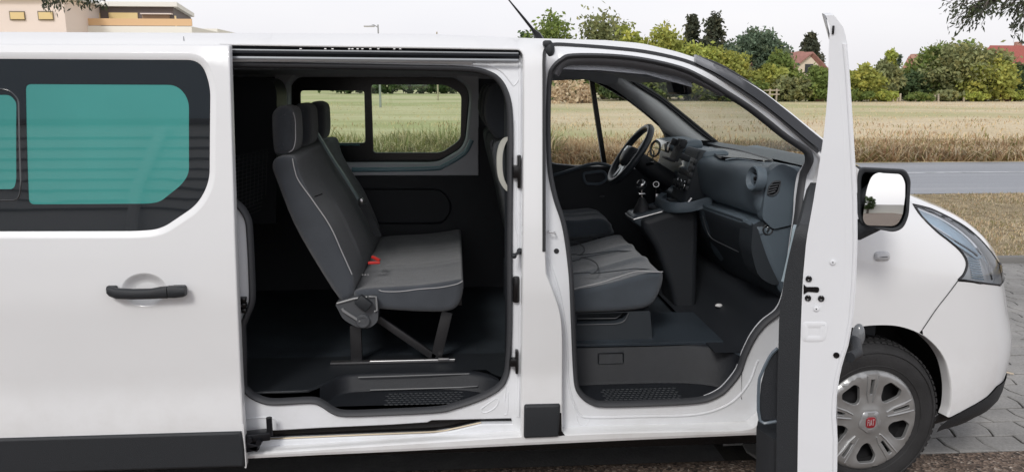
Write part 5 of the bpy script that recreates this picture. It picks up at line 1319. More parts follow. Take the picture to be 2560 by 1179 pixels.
# pavers: one mesh of real blocks with open joints (zig-zag interlocking)
kx=onZ(2509,655,0); kx2=onZ(2560,673,0); print('kerb',kx,kx2)
mb=MB(); joint=mat('joint_dirt',(.055,.05,.042),.95,bump=.5,bscale=60)
plane('paver_bed',[(-40,3.44),(40,3.44),(40,7.4),(-40,7.4)],.006,joint)
L_,W_2=.20,.165; V=[];Fc=[]
j=0; y=3.44
while y<7.3:
    i0=0
    for i in range(-10,52):
        x=i*L_+(L_/2 if j%2 else 0)
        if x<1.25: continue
        g=.0045; z=.018+rng.uniform(-.002,.002); w2=.022
        yb=lambda xx,yy: yy
        zig=lambda q: w2*math.sin((q)*2*math.pi/L_*1.0)
        def pt(u,vv): 
            xx=x+u; return (xx+ (w2*.9)*math.sin((y+vv)*2*math.pi/(2*W_2)),y+vv+w2*math.sin((x+u)*2*math.pi/L_))
        P4=[pt(g,g),pt(L_/2,g),pt(L_-g,g),pt(L_-g,W_2/2),pt(L_-g,W_2-g),pt(L_/2,W_2-g),pt(g,W_2-g),pt(g,W_2/2)]
        c=np.mean(P4,0); n=len(V); e=.93
        V+= [(px_,py_,.004) for px_,py_ in P4]+[(px_,py_,z-.003) for px_,py_ in P4]+[(c[0]+(px_-c[0])*e,c[1]+(py_-c[1])*e,z) for px_,py_ in P4]
        for k in range(8):
            k2=(k+1)%8; Fc+= [(n+k,n+k2,n+8+k2,n+8+k),(n+8+k,n+8+k2,n+16+k2,n+16+k)]
        Fc.append(tuple(n+16+k for k in range(8)))
    y+=W_2; j+=1
tag(mk('pavement',V,Fc,PAVE,None,False),kind='structure')
plane('van_shade_ground',[(-40,3.44),(1.25,3.44),(1.25,7.4),(-40,7.4)],.014,nodes_ground('shade_dark_ground',lambda m,t,b:(lambda v:(t.links.new(ramp(t,noise(t,v,3,6,.8),[(.3,(.075,.075,.075)),(.7,(.12,.12,.12))]),b.inputs['Base Color']),b.inputs['Roughness'].__setattr__('default_value',.9),bumpn(t,b,noise(t,v,60,4),.8,.01)))(t.nodes.new('ShaderNodeTexCoord').outputs['Object'])))  # dark ground sheet; shade under the van is put into its colour
mb=MB(); mb.box((6,7.42,.03),(80,.09,.10),bev=.012); tag(mb.build('kerb',mat('kerb_concrete',(.20,.195,.185),.9,bump=.4,bscale=30),None),kind='structure')
# small stick on the pavers
mb=MB(); p=onZ(2505,927,.03); q=onZ(2534,934,.03); mb.tube([p,q],[.006,.005],n=8)
tag(mb.build('stick',mat('pale_wood',(.62,.52,.40),.7),None),'short pale stick lying on the grey pavers beside the front bumper','stick')
# ================================================================ GRASS (numpy blades)
def blades(name,n,xr,yr,h,wd,lean,cols,zf=0,clump=None,label=None,z0=0.):
    x=rng.uniform(*xr,n); y=rng.uniform(*yr,n)
    if 'weeds' in name: y=yr[0]+(y-yr[0])*rng.uniform(0,1,n)**.6
    if clump:
        k=(np.sin(x*clump[0]+1.3*np.sin(y*.9))+np.sin(y*clump[1]+1.7*np.sin(x*.7))+rng.normal(0,.8,n))>clump[2]; x=x[k]; y=y[k]; n=len(x)
    hh=rng.uniform(h[0],h[1],n)*(1-.55*np.clip((y-yr[0])/(yr[1]-yr[0]),0,1)*('weeds' in name))*(.85+.35*np.sin(x*2.3+np.sin(y*1.3)*2)*np.sin(y*2.9+x*.6)+.25*np.sin(x*.8+y)); a=rng.uniform(0,2*math.pi,n); l=rng.uniform(0,lean,n)*hh; la=rng.uniform(0,2*math.pi,n)
    dxv=np.cos(a)*wd*.5; dyv=np.sin(a)*wd*.5
    tx=x+np.cos(la)*l; ty=y+np.sin(la)*l; mx_=x+np.cos(la)*l*.3; my_=y+np.sin(la)*l*.3
    P=np.empty((n,5,3)); 
    P[:,0]=np.c_[x-dxv,y-dyv,np.full(n,z0)]; P[:,1]=np.c_[x+dxv,y+dyv,np.full(n,z0)]; P[:,2]=np.c_[mx_+dxv*.8,my_+dyv*.8,z0+hh*.55]; P[:,3]=np.c_[mx_-dxv*.8,my_-dyv*.8,z0+hh*.55]; P[:,4]=np.c_[tx,ty,z0+hh*(1-.3*l/hh)]
    me=bpy.data.meshes.new(name); me.vertices.add(n*5); me.vertices.foreach_set('co',P.reshape(-1))
    idx=np.arange(n)[:,None]*5; q=np.hstack([idx+[0,1,2,3],idx+[3,2,4]]).reshape(-1)
    me.loops.add(n*7); me.loops.foreach_set('vertex_index',q)
    ls=(np.arange(n)[:,None]*7+[0,4]).reshape(-1); me.polygons.add(n*2); me.polygons.foreach_set('loop_start',ls); me.polygons.foreach_set('loop_total',np.tile([4,3],n))
    ci=rng.integers(0,len(cols),n); me.polygons.foreach_set('material_index',np.repeat(ci,2)); 
    for c in cols: me.materials.append(c)
    me.update(); o=bpy.data.objects.new(name,me); COL.objects.link(o); o['kind']='stuff'
    if label: o['label']=label; o['category']='grass'
    return o
def leafm(name,col,tr=.35,var=.12):
    m,t,b=M_(name); t.nodes.remove(b); out=t.nodes['Material Output']; v=t.nodes.new('ShaderNodeTexCoord').outputs['Object']
    c=ramp(t,noise(t,v,.6,3),[(.35,tuple(x*(1-var) for x in col)),(.65,tuple(x*(1+var) for x in col))])
    d=t.nodes.new('ShaderNodeBsdfDiffuse'); e=t.nodes.new('ShaderNodeBsdfTranslucent'); mx=t.nodes.new('ShaderNodeMixShader'); mx.inputs[0].default_value=tr
    t.links.new(c,d.inputs[0]); t.links.new(c,e.inputs[0]); t.links.new(d.outputs[0],mx.inputs[1]); t.links.new(e.outputs[0],mx.inputs[2]); t.links.new(mx.outputs[0],out.inputs[0]); return m
STRAW=[leafm('straw_pale',(.74,.60,.39)),leafm('straw_brown',(.54,.39,.24)),leafm('straw_grey',(.62,.54,.40)),leafm('straw_dark',(.24,.17,.10))]
GREENG=[leafm('grass_green',(.15,.18,.06)),leafm('grass_olive',(.24,.23,.09)),leafm('grass_pale_green',(.33,.34,.16)),STRAW[0],STRAW[2]]
REDB=leafm('weed_red_brown',(.40,.25,.15))
# tall dry weeds on the bank behind the road (right) and greener weeds (left)
blades('tall_dry_weeds',90000,(2.2,36),(17.7,25),(.08,.50),.024,2.6,[STRAW[0],STRAW[1],REDB,STRAW[2],STRAW[3],GREENG[1]],label='tall brown dry weeds on the bank behind the road')
blades('tall_dry_weeds',18000,(-1,4),(17.6,22),(.10,.6),.024,2.4,[STRAW[0],STRAW[1],STRAW[1],REDB,STRAW[2]],label='tall straw coloured weeds seen through the cab window')
blades('tall_green_weeds',42000,(-12,2.2),(17.6,24),(.2,1.0),.026,1.9,GREENG+[GREENG[1]],label='tall green and straw weeds seen through the rear side window')
blades('field_grass',22000,(-28,62),(22,78),(.05,.18),.05,1.2,[STRAW[0],STRAW[0],STRAW[2]],clump=(.35,.8,.2),label='pale mown grass covering the field behind the weeds')
blades('field_edge_weeds',26000,(-10,60),(23,44),(.08,.30),.03,1.2,[STRAW[0],STRAW[1],STRAW[2],REDB,GREENG[1]],clump=(.5,.6,.4),label='scattered low weeds where the tall weeds thin out into the field')
blades('verge_grass',60000,(1.5,14.5),(7.5,12.35),(.015,.07),.009,1.6,[STRAW[0],STRAW[1],STRAW[2],GREENG[1],STRAW[2]],label='short dry grass on the verge beside the pavers')
plane('grass_verge',[(-60,7.46),(60,7.46),(60,12.4),(-60,12.4)],.004,nodes_ground('dry_verge',lambda m,t,b:(lambda v:(t.links.new(ramp(t,noise(t,v,5,6,.7),[(.3,(.13,.10,.055)),(.5,(.27,.215,.125)),(.7,(.42,.35,.22))]),b.inputs['Base Color']),b.inputs['Roughness'].__setattr__('default_value',.95),bumpn(t,b,noise(t,v,25,4),.9,.04)))(t.nodes.new('ShaderNodeTexCoord').outputs['Object'])))
# ================================================================ TREES
def leaves(n,cen,rad,size,shape='blob',seed=0,up=.3,squash=1.):
    """leaf quads gathered in clumps through a crown volume; returns verts, faces, clump index"""
    r=np.random.default_rng(seed); V=[]; 
    nc=max(6,int(n/28)); 
    d=r.normal(size=(nc,3)); d/=np.linalg.norm(d,axis=1)[:,None]; rr=r.uniform(.25,1,nc)**.45
    C=d*rr[:,None]*np.array(rad); 
    lumps=1+.22*np.sin(d[:,0]*5+seed)*np.cos(d[:,2]*4+seed*2)
    C*=lumps[:,None]
    if shape=='cone':
        h=r.uniform(0,1,nc)**1.35; a=r.uniform(0,2*math.pi,nc); tier=.75+.35*((h*9)%1<.5); k=(1-h)*tier*r.uniform(.35,1,nc)**.5
        C=np.c_[np.cos(a)*k*rad[0],np.sin(a)*k*rad[1],(h*2-1)*rad[2]]
    if shape=='spray': # open, upright twigs
        a=r.uniform(0,2*math.pi,nc); k=r.uniform(0,1,nc)**.6; h=r.uniform(-1,1,nc); C=np.c_[np.cos(a)*k*rad[0]*(.5+.5*(h+1)/2),np.sin(a)*k*rad[1]*(.5+.5*(h+1)/2),h*rad[2]*(1-.25*k)]
    cs=r.uniform(.10,.22,nc)*min(rad[0],rad[2])
    ci=r.integers(0,nc,n); o=r.normal(size=(n,3))*cs[ci][:,None]*np.array([1,1,.75 if shape!='spray' else 1.6])
    P=C[ci]+o+np.array(cen)
    s=size*r.uniform(.6,1.4,n); a=r.normal(size=(n,3)); a/=np.linalg.norm(a,axis=1)[:,None]; b=r.normal(size=(n,3)); b-=a*(a*b).sum(1)[:,None]; b/=np.linalg.norm(b,axis=1)[:,None]
    Q=np.stack([P-a*s[:,None],P-b*s[:,None]*.55,P+a*s[:,None],P+b*s[:,None]*.55],1)
    return Q,ci
def leafmesh(name,Q,mi,mats,parent):
    n=len(Q); me=bpy.data.meshes.new(name); me.vertices.add(n*4); me.vertices.foreach_set('co',Q.reshape(-1)); me.loops.add(n*4); me.loops.foreach_set('vertex_index',np.arange(n*4))
    me.polygons.add(n); me.polygons.foreach_set('loop_start',np.arange(n)*4); me.polygons.foreach_set('loop_total',np.full(n,4)); me.polygons.foreach_set('material_index',mi)
    for m in mats: me.materials.append(m)
    me.update(); o=bpy.data.objects.new(name,me); COL.objects.link(o)
    if parent: o.parent=parent; o.matrix_parent_inverse=wm(parent).inverted()
    return o
def pal(base):
    base=tuple(min(.6,c*1.3+.01) for c in base)
    return [leafm('leaf',tuple(c*k for c in base)) for k in (.8,1.0,1.2)]+[leafm('leaf',(base[0]*1.25,base[1]*1.12,base[2]*1.0))]
PAL=dict(green=pal((.15,.20,.06)),yellow=pal((.28,.30,.08)),dark=pal((.08,.12,.055)),olive=pal((.21,.23,.11)),blue=pal((.12,.165,.11)),spruce=pal((.07,.08,.055)),lime=pal((.31,.35,.09)),brown=pal((.16,.13,.075)))
BARK=mat('bark',(.10,.085,.07),.9,bump=.8,bscale=20,var=.3)
def tree(name,pxc,ytop,hw,Y,pal_,label,cat='tree',shape='blob',n=1500,ybot=None,leaf=None,group='trees and bushes behind the field',bare=0,ybase=None):
    top=onY(pxc,ytop,Y); R_=hw/FPX*np.dot(top-_C,_F); zt2=top[2]; x=top[0]
    bot=onY(pxc,ybot,Y)[2] if ybot else 0.1
    bot=max(0.0,bot); cz=(zt2+bot)/2; rz=(zt2-bot)/2
    root=empty(name,(x,Y,0)); tag(root,label,cat,group)
    sz=leaf or Y*.0027
    R_*=1.08; n=int(n*2.3); Q,ci=leaves(n,(x,Y,cz),(R_*.92,R_*.8,rz*.92),sz,shape,seed=int(pxc*7+ytop))
    r=np.random.default_rng(int(pxc)); cm=r.integers(0,4,ci.max()+1); mi=np.where(r.random(n)<.75,cm[ci],r.integers(0,4,n))
    leafmesh('crown',Q,mi,PAL[pal_],root)
    mb=MB(); rt=max(.05,rz*.05)
    mb.tube([(x,Y,-.05),(x+.02*rz,Y,cz*.5),(x,Y,cz+rz*.35)],[rt*1.3,rt,rt*.25],n=8)
    for k in range(7 if not bare else 16):
        a=r.uniform(0,2*math.pi); h=r.uniform(max(.1,bot*.8),cz+rz*.1); L=R_*r.uniform(.5,.9); up_=r.uniform(.3,1.0)
        mb.tube([(x,Y,h),(x+math.cos(a)*L*.5,Y+math.sin(a)*L*.5,h+L*.4*up_),(x+math.cos(a)*L,Y+math.sin(a)*L,min(zt2,h+L*up_))],[rt*.5,rt*.3,rt*.1],n=5)
    mb.build('trunk',BARK,root)
    return root
T=tree
for i_,(x_,y_,h_,p_) in enumerate(((1590,150,75,'olive'),(1700,150,75,'green'),(1830,168,80,'olive'),(1950,172,70,'green'),(2150,196,60,'olive'),(2230,186,60,'green'),(2310,172,70,'olive'),(2450,140,70,'green'),(2545,160,60,'olive'))):
    T('hedge_tree',x_,y_,h_,93,p_,'broad %s hedge tree in the back row of the tree line, %s from the left'%('olive' if p_=='olive' else 'green',('first','second','third','fourth','fifth','sixth','seventh','eighth','ninth')[i_]),'tree',n=1700,group='hedge trees in the back row')
T('small_tree',1300,74,30,96,'dark','thin dark green tree just left of the antenna foot','tree','spray',700)
T('broad_tree',1378,44,72,92,'green','bright green round tree behind the antenna','tree',n=2600)
T('open_tree',1512,32,60,94,'olive','olive tree with open upright twigs standing above the cab roof','tree','spray',2600)
T('yellow_tree',1585,70,50,88,'lime','yellow green tree to the right of the open twiggy tree','tree',n=2200)
T('yellow_tree',1660,62,62,87,'yellow','golden green tree left of the two dark spruces','tree',n=2600)
T('spruce',1732,40,30,104,'spruce','dark spruce, shorter one of the pair above the windscreen','tree','cone',1500,ybot=150)
T('spruce',1788,32,42,102,'spruce','dark spruce, taller one of the pair above the windscreen','tree','cone',1800,ybot=165)
T('yellow_tree',1745,104,58,84,'lime','yellow green bush tree in front of the pair of spruces','tree',n=2600)
T('yellow_tree',1825,118,52,84,'yellow','golden green bush tree below the spread cedar','tree',n=2400)
T('cedar',1895,76,78,100,'blue','broad grey green cedar with flat spreading branches','tree',n=3000,ybot=200)
T('green_bush',1955,125,36,90,'green','green round bush right of the cedar','bush',n=1400)
T('green_bush',1860,200,60,80,'green','low green bush by the small pink house','bush',n=1600)
T('green_bush',1925,165,42,82,'yellow','yellow green bush left of the gabled house','bush',n=1600)
T('green_bush',1985,190,50,80,'olive','olive bush below the gabled house','bush',n=1800)
T('green_bush',2050,170,42,80,'green','green bush between the gabled house and the open door','bush',n=1800)
T('spruce',2028,86,34,115,'spruce','dark spruce behind the gabled house','tree','cone',1500,ybot=170)
T('green_bush',2160,168,46,80,'yellow','yellow green bush just right of the open front door','bush',n=2000)
T('green_bush',2215,152,40,82,'olive','olive bush below the narrow birch','bush',n=2000)
T('birch',2232,118,16,92,'lime','narrow yellowish birch left of the pinkish roof','tree','spray',1100)
T('birch',2248,124,8,95,'blue','thin grey green young tree next to the narrow birch','tree','spray',400)
T('dark_bush',2275,182,45,83,'dark','dark green bush below the pinkish roof','bush',n=1800)
T('green_tree',2345,122,66,84,'green','green tree right of the pinkish roof','tree',n=2600)
T('large_tree',2418,108,98,82,'olive','large olive tree in front of the red roof','tree',n=3600)
T('large_tree',2400,105,50,90,'green','leafy treetop rising behind the large olive tree','tree',n=1800)
T('green_tree',2475,145,66,80,'yellow','yellow green bush tree below the red roof','tree',n=2400)
T('dark_bush',2535,165,58,84,'dark','dark blue green bush at the right edge below the red roof','bush',n=2400)
for i,(xx,yy,ww,pp,lb) in enumerate([(2150,225,30,'green','low green shrub at the field edge beside the open door'),(2215,228,34,'lime','low lime shrub by the first pale posts'),(2300,232,34,'green','low green shrub between the fence posts'),(2370,226,34,'olive','low olive shrub below the large olive tree'),(2440,230,34,'lime','low lime shrub left of the rusty fence panel'),(2556,228,26,'lime','low lime shrub right of the rusty fence panel')]):
    T('shrub',xx,yy,ww,79,pp,lb,'shrub',n=900,group='shrubs along the field edge')
# behind the cab windows
T('dark_bush',1440,150,60,86,'green','green bush seen through the far cab window left of its divider','bush',n=1800)
T('dark_bush',1560,160,60,86,'dark','dark bush seen through the far cab window right of its divider','bush',n=1800)
T('green_bush',1640,150,60,85,'green','green bush seen through the windscreen below the mirror','bush',n=1800)
T('dark_bush',1720,160,60,85,'dark','dark bush seen through the middle of the windscreen','bush',n=1800)
T('green_bush',1790,175,50,84,'green','green bush seen through the top of the windscreen','bush',n=1500)
for i,(xx,yy) in enumerate(((860,190),(960,192),(1050,190),(1140,193))):
    T('far_tree',xx,yy,60,150,'dark',['far dark tree beyond the field, leftmost in the rear window','far dark tree beyond the field, second from left in the rear window','far dark tree beyond the field, third from left in the rear window','far dark tree beyond the field, rightmost in the rear window'][i],'tree',n=1100,group='far trees beyond the field')
# straw heaps
def heap(xx,yt,hw,Y,label):
    top=onY(xx,yt,Y); R_=hw/FPX*np.dot(top-_C,_F); Q,ci=leaves(2600,(top[0],Y,0),(R_,R_*.8,top[2]),.16,'blob',seed=xx)
    Q=Q[Q[:,:,2].mean(1)>0]; o=leafmesh('straw_heap',Q,np.random.default_rng(xx).integers(0,3,len(Q)),[leafm('heap_straw',(.80,.68,.50)),leafm('heap_brown',(.74,.60,.43)),leafm('heap_dark',(.58,.46,.33))],None)
    tag(o,label,'straw heap',kind=None)
heap(1408,188,42,74,'large heap of pale straw seen through the cab window, left one'); heap(1462,206,26,75,'small heap of pale straw seen through the cab window, right one')
# fence: posts and rails, rusty panel
wood=mat('weathered_post',(.42,.36,.28),.9,var=.2,vscale=8)
def post(xx,yt,yb,Y=78.5,wd=.16,label=None):
    t=onY(xx,yt,Y); mb=MB(); mb.box((t[0],Y,t[2]/2),(wd,wd,t[2]),bev=.02); o=mb.build('fence_post',wood,None)
    tag(o,label,'fence post','fence posts along the field edge')
for xx,yt,l in ((2234,236,'leftmost pale fence post right of the door'),(2243,240,'second pale fence post right of the door'),(2251,234,'third pale fence post right of the door'),(2290,236,'lone pale post below the pinkish roof'),(2337,238,'pale post left of the large olive tree trunk'),(2347,235,'tall pale post below the large olive tree'),(2410,243,'low pale stump below the large olive tree')): post(xx,yt,258,label=l)
fn=empty('rail_fence',tuple(onZ(1925,248,0))); tag(fn,'pale wooden fence rails between posts left of the open door','fence')
Yf=79.; 
for xx in (1903,1925,1942): 
    t=onY(xx,222,Yf); MB().box((t[0],Yf,t[2]/2),(.16,.16,t[2]),bev=.02).build('post',wood,fn)
for yy in (226,236): a=onY(1888,yy,Yf); b=onY(1948,yy,Yf); MB().box(((a[0]+b[0])/2,Yf-.1,a[2]),(b[0]-a[0],.05,.12)).build('rail',wood,fn)
def panel(x0,x1,yt,label):
    a=onY(x0,yt,79.4); b=onY(x1,yt,79.4); mb=MB(); n=max(3,int((b[0]-a[0])/.14))
    for i in range(n): mb.box((a[0]+(b[0]-a[0])*(i+.5)/n,79.4,a[2]/2),(.12,.03,a[2]*rng.uniform(.92,1)))
    o=mb.build('rusty_fence',mat('rusty_brown_panel',(.15,.075,.05),.85,var=.3,vscale=5),None); tag(o,label,'fence')
panel(2499,2543,232,'rusty brown fence panel near the right edge'); panel(2040,2062,226,'rusty brown fence panel just left of the open door')
# ================================================================ HOUSES
TILE_R=mat('red_roof_tiles',(.42,.13,.115),.75,bump=.4,bscale=3,var=.1); TILE_P=mat('faded_pink_tiles',(.46,.26,.21),.8,var=.15,vscale=2); TILE_B=mat('brown_roof_tiles',(.34,.17,.145),.8,var=.12,vscale=2)
CREAMW=mat('cream_render',(.72,.62,.50),.85,var=.04,vscale=1); WINB=mat('house_window_glass',(.05,.055,.06),.2,coat=.5)
def house(pts_wall,ridge,Y,dep,roofm,wallm,label,name='house',chim=None,win=None,gable=True):
    """gable end towards the camera: px outline left eave, apex, right eave, at distance Y"""
    (xl,yl),(xa,ya),(xr,yr)=pts_wall
    L=onY(xl,yl,Y); A=onY(xa,ya,Y); Rr=onY(xr,yr,Y); ez=(L[2]+Rr[2])/2
    root=empty(name,(A[0],Y,0)); tag(root,label,'house','houses behind the trees')
    dx_,dy_=ridge   # ridge direction in plan
    off=np.array([dx_,dy_,0])*dep
    w_=MB(); base=[np.array([L[0],Y,0]),np.array([Rr[0],Y,0]),np.array([Rr[0],Y,ez]),A,np.array([L[0],Y,ez])]
    w_.add(base+[p+off for p in base],[(0,1,2,3,4),(9,8,7,6,5),(0,4,9,5),(1,6,7,2)]); w_.build('wall',wallm,root,smooth=False)
    r=MB(); t=np.array([0,0,.18]); ov=np.array([0,-.35,0])
    for E_ in (base[4],base[2]):
        d=(E_-A); d=d/np.linalg.norm(d)*.5; a0=A+ov+np.array([0,0,.02]); e0=E_+d+ov; a1=a0+off*1.05; e1=e0+off*1.05
        r.add([a0,e0,e1,a1,a0+t,e0+t,e1+t,a1+t],[(0,1,2,3),(7,6,5,4),(0,4,5,1),(1,5,6,2),(2,6,7,3)])
    rf=r.build('roof',roofm,root,smooth=False)
    if chim: 
        c=onY(chim[0],chim[1],Y+1.5); MB().box((c[0],Y+1.5,c[2]-.7),(chim[2],chim[2],1.6),bev=.03).build('chimney',mat('chimney_brick',(.42,.23,.18),.85),rf)
    if win:
        for x,y,w2,h2 in win: c=onY(x,y,Y); f=MB().box((c[0],Y-.02,c[2]),(w2,.06,h2)).build('window',WINB,root,smooth=False); MB().box((c[0],Y-.05,c[2]-h2/2-.05),(w2+.2,.12,.08)).build('sill',CREAMW,f,smooth=False)
    return root
house(((1978,178),(2030,134),(2068,170)),(-.86,.5),105,9,TILE_B,CREAMW,'cream gabled house with a brown roof left of the open door',chim=(1999,131,.9),win=[(2022,172,1.1,1.2)])
house(((1862,180),(1876,160),(1888,180)),(.2,1),98,4,TILE_P,mat('pink_render',(.60,.36,.26),.8),'small pinkish house below the spreading cedar',win=[(1884,185,.4,1.4)])
house(((2246,190),(2272,140),(2300,185)),(.9,.35),120,12,TILE_P,TILE_P,'house with a faded pinkish roof right of the narrow birch',chim=(2289,137,1.0))
house(((2440,160),(2470,118),(2500,165)),(1,.05),100,14,TILE_R,CREAMW,'large house with a bright red roof at the right edge',chim=(2546,107,.7))
# aerial
# ================================================================ LEFT BUILDINGS
PINKW=mat('pale_pink_render',(.78,.68,.62),.85,var=.02,vscale=.5); DKW=mat('dark_brown_cladding',(.13,.105,.10),.7); GRB=mat('blue_grey_render',(.42,.44,.48),.8); YWIN=mat('yellow_sun_reflection',(.72,.55,.26),.35,coat=.4); WHW=mat('white_render',(.80,.79,.74),.8); ORG=mat('orange_balcony_glass',(.70,.46,.25),.4,coat=.3)  # yellow of the window panes is sun reflection put into the colour
Yb=46.
def slab(x0,y0,x1,y1,Y,dep,m,name,parent,z0=None):
    a=onY(x0,y0,Y); b=onY(x1,y1,Y); zb_=b[2] if z0 is None else z0
    return MB().box(((a[0]+b[0])/2,Y+dep/2,(a[2]+zb_)/2),(abs(b[0]-a[0]),dep,abs(a[2]-zb_))).build(name,m,parent,smooth=False)
b1=empty('office_building',tuple(onZ(80,400,0)*np.array([0,0,0])+np.array([onY(60,0,Yb-4)[0],Yb-4,0]))); tag(b1,'pale pink flat roofed building with two small yellow windows at the far left','building')
bw=slab(-420,-6,166,75,Yb-4,9,PINKW,'wall',b1,0); slab(-430,-14,170,-5,Yb-4.3,9.6,WHW,'roof_edge',b1)
for x0,x1 in ((22,63),(93,134)):
    w_=slab(x0,28,x1,51,Yb-4.05,.1,mat('window_frame_brown',(.22,.19,.14),.6),'window',b1); slab(x0+2.5,31,x1-2.5,48.5,Yb-4.12,.05,YWIN,'reflecting_pane',w_)
b2=empty('apartment_building',(onY(320,60,Yb)[0],Yb,0)); tag(b2,'dark brown penthouse with a yellow lit balcony on a pale building, above the van roof','building')
a=onY(195,17,Yb); b=onY(433,19,Yb); c=onY(477,36,Yb+7); zt3=a[2]
mb=MB(); Z0=onY(300,66,Yb)[2]; P8=[(a[0],Yb),(b[0],Yb),(c[0],Yb+7),(a[0],Yb+7)]
mb.add([(x,y,Z0) for x,y in P8]+[(x,y,zt3) for x,y in P8],[(0,1,5,4),(1,2,6,5),(2,3,7,6),(3,0,4,7),(4,5,6,7)]); mb.build('penthouse_wall',DKW,b2,smooth=False)
mb=MB(); mb.add([(x+(.3 if x>a[0] else -.3),y-.3,zt3+.01) for x,y in P8]+[(x+(.3 if x>a[0] else -.3),y-.3,zt3+.24) for x,y in P8],[(0,1,5,4),(1,2,6,5),(2,3,7,6),(3,0,4,7),(4,5,6,7),(3,2,1,0)]); mb.build('roof',WHW,b2,smooth=False)
slab(166,0,196,76,Yb+.5,6,GRB,'stair_tower',b2,0)
slab(178,65,480,80,Yb-1.6,9,WHW,'lower_wall',b2,0); slab(178,46,480,65,Yb-1.5,.08,ORG,'balcony_railing',b2)
slab(235,33,252,66,Yb-.06,.1,YWIN,'door',b2); slab(271,32,345,54,Yb-.06,.1,YWIN,'window',b2)
rc=slab(354,35,425,60,Yb-.05,.08,mat('recess_shadow_brown',(.30,.20,.13),.8),'window',b2); slab(350,33,428,36,Yb-.3,.3,PINKW,'lintel',b2)  # flat slab for a dark recess, the shade painted into its brown
slab(436,40,441,66,Yb-.4,.1,YWIN,'column',b2)
# lamp post and pole
def lamp(xx,yt,Y,arm,label):
    t=onY(xx,yt,Y); root=empty('street_lamp',(t[0],Y,0)); tag(root,label,'street lamp')
    g=mat('galvanised_pole',(.33,.34,.35),.5,metal=.3); MB().tube([(t[0],Y,0),(t[0],Y,t[2])],[.09,.05],n=10).build('pole',g,root)
    e=onY(xx+arm,yt+4,Y); MB().tube([(t[0],Y,t[2]-.2),tuple((np.array([t[0],Y,t[2]])+e)/2+np.array([0,0,.05])),tuple(e)],.035,n=8).build('arm',g,root)
    MB().box((e[0],Y,e[2]),(.8,.25,.12),bev=.04).build('lamp_head',mat('lamp_head_grey',(.45,.46,.48),.4),root)
lamp(945,62,62,-22,'thin grey street lamp with a short arm above the van roof')
t=onY(1092,80,90); tag(MB().tube([(t[0],90,0),(t[0],90,t[2])],[.1,.07],n=8).build('utility_pole',wood,None),'short pole top right of the street lamp, just above the van roof','pole')
def lowb(x0,x1,yt,Y,label):
    o=slab(x0,yt,x1,100,Y,6,WHW,'distant_building',None,0); tag(o,label,'building')
lowb(500,545,72,70,'white low building right of the penthouse, just above the van roof')
0 and lowb(968,1065,87,120,'long low distant roof between the lamp and the pole')
# ================================================================ OVERHANGING BRANCHES
def hang(tips,root_xyz,trunk_xy,Y,label,seed,n_leaf=26,ls=.022,dens_=1.0):
    r=np.random.default_rng(seed); root=empty('overhanging_tree',(trunk_xy[0],trunk_xy[1],0)); tag(root,label,'tree')
    rx=np.array(root_xyz); mb=MB(); mb.tube([(trunk_xy[0],trunk_xy[1],0),(trunk_xy[0],trunk_xy[1],2.2),tuple(rx)],[.16,.12,.035],n=10); mb.build('trunk',BARK,root)
    tw=MB(); Q=[]
    for (x,y,dx_,dy_) in tips:
        e=onY(x,y,Y+r.uniform(-.25,.25)); s0=onY(x-dx_,y-dy_,Y); m_=(e+s0)/2+np.array([0,0,.02])
        tw.tube([rx,s0,m_,e],[.008,.004,.0025,.0012],n=5)
        for k in range(int(n_leaf*dens_)):
            t=r.uniform(0,1); p=s0+(e-s0)*t+r.normal(size=3)*.022; a=(e-s0); a=a/np.linalg.norm(a)*.6+r.normal(size=3)*.45+np.array([0,0,-.35]); a/=np.linalg.norm(a); b=np.cross(a,r.normal(size=3)); b/=np.linalg.norm(b); s=ls*r.uniform(.6,1.2)
            Q.append([p,p+a*s*.9-b*s*.30,p+a*s*2.0,p+a*s*.9+b*s*.30])
    tw.build('twig',BARK,root)
    Q=np.array(Q); leafmesh('foliage',Q,r.integers(0,3,len(Q)),[leafm('leaf_dark',(.07,.085,.055)),leafm('leaf_mid',(.10,.12,.06)),leafm('leaf_grey',(.12,.13,.10))],root)
tips=[(2352,18,-60,20),(2372,30,-60,22),(2382,60,-50,40),(2398,42,-50,30),(2420,48,-40,35),(2440,66,-20,50),(2452,40,-20,40),(2392,72,-50,45),(2462,30,-10,30),(2476,20,-10,20),(2425,20,-50,18),(2412,62,-40,40),(2400,12,-50,14),(2440,12,-40,14),
 (2500,20,-40,18),(2520,30,-30,25),(2535,48,-20,40),(2548,70,-12,55),(2530,82,-24,40),(2556,96,-6,60),(2510,8,-40,8),(2550,20,-20,20),(2558,44,-10,40),(2490,34,-30,20)]
hang(tips,tuple(onY(2640,-60,5.2)),(5.9,5.6),5.0,'leafy branch hanging into the top right corner of the view',5,34)
tips=[(118,12,10,18),(128,18,6,26),(140,8,-6,20),(150,16,-10,26),(112,4,6,10),(158,4,-8,12),(146,20,0,26),(196,6,6,12),(208,14,4,20),(220,10,-4,18),(230,12,-10,14),(214,4,0,10),(244,10,-20,6)]
hang(tips,tuple(onY(140,-120,6.5)),(-5.2,7.2),6.5,'dark leafy twigs hanging over the top left of the view',9,16,.026)
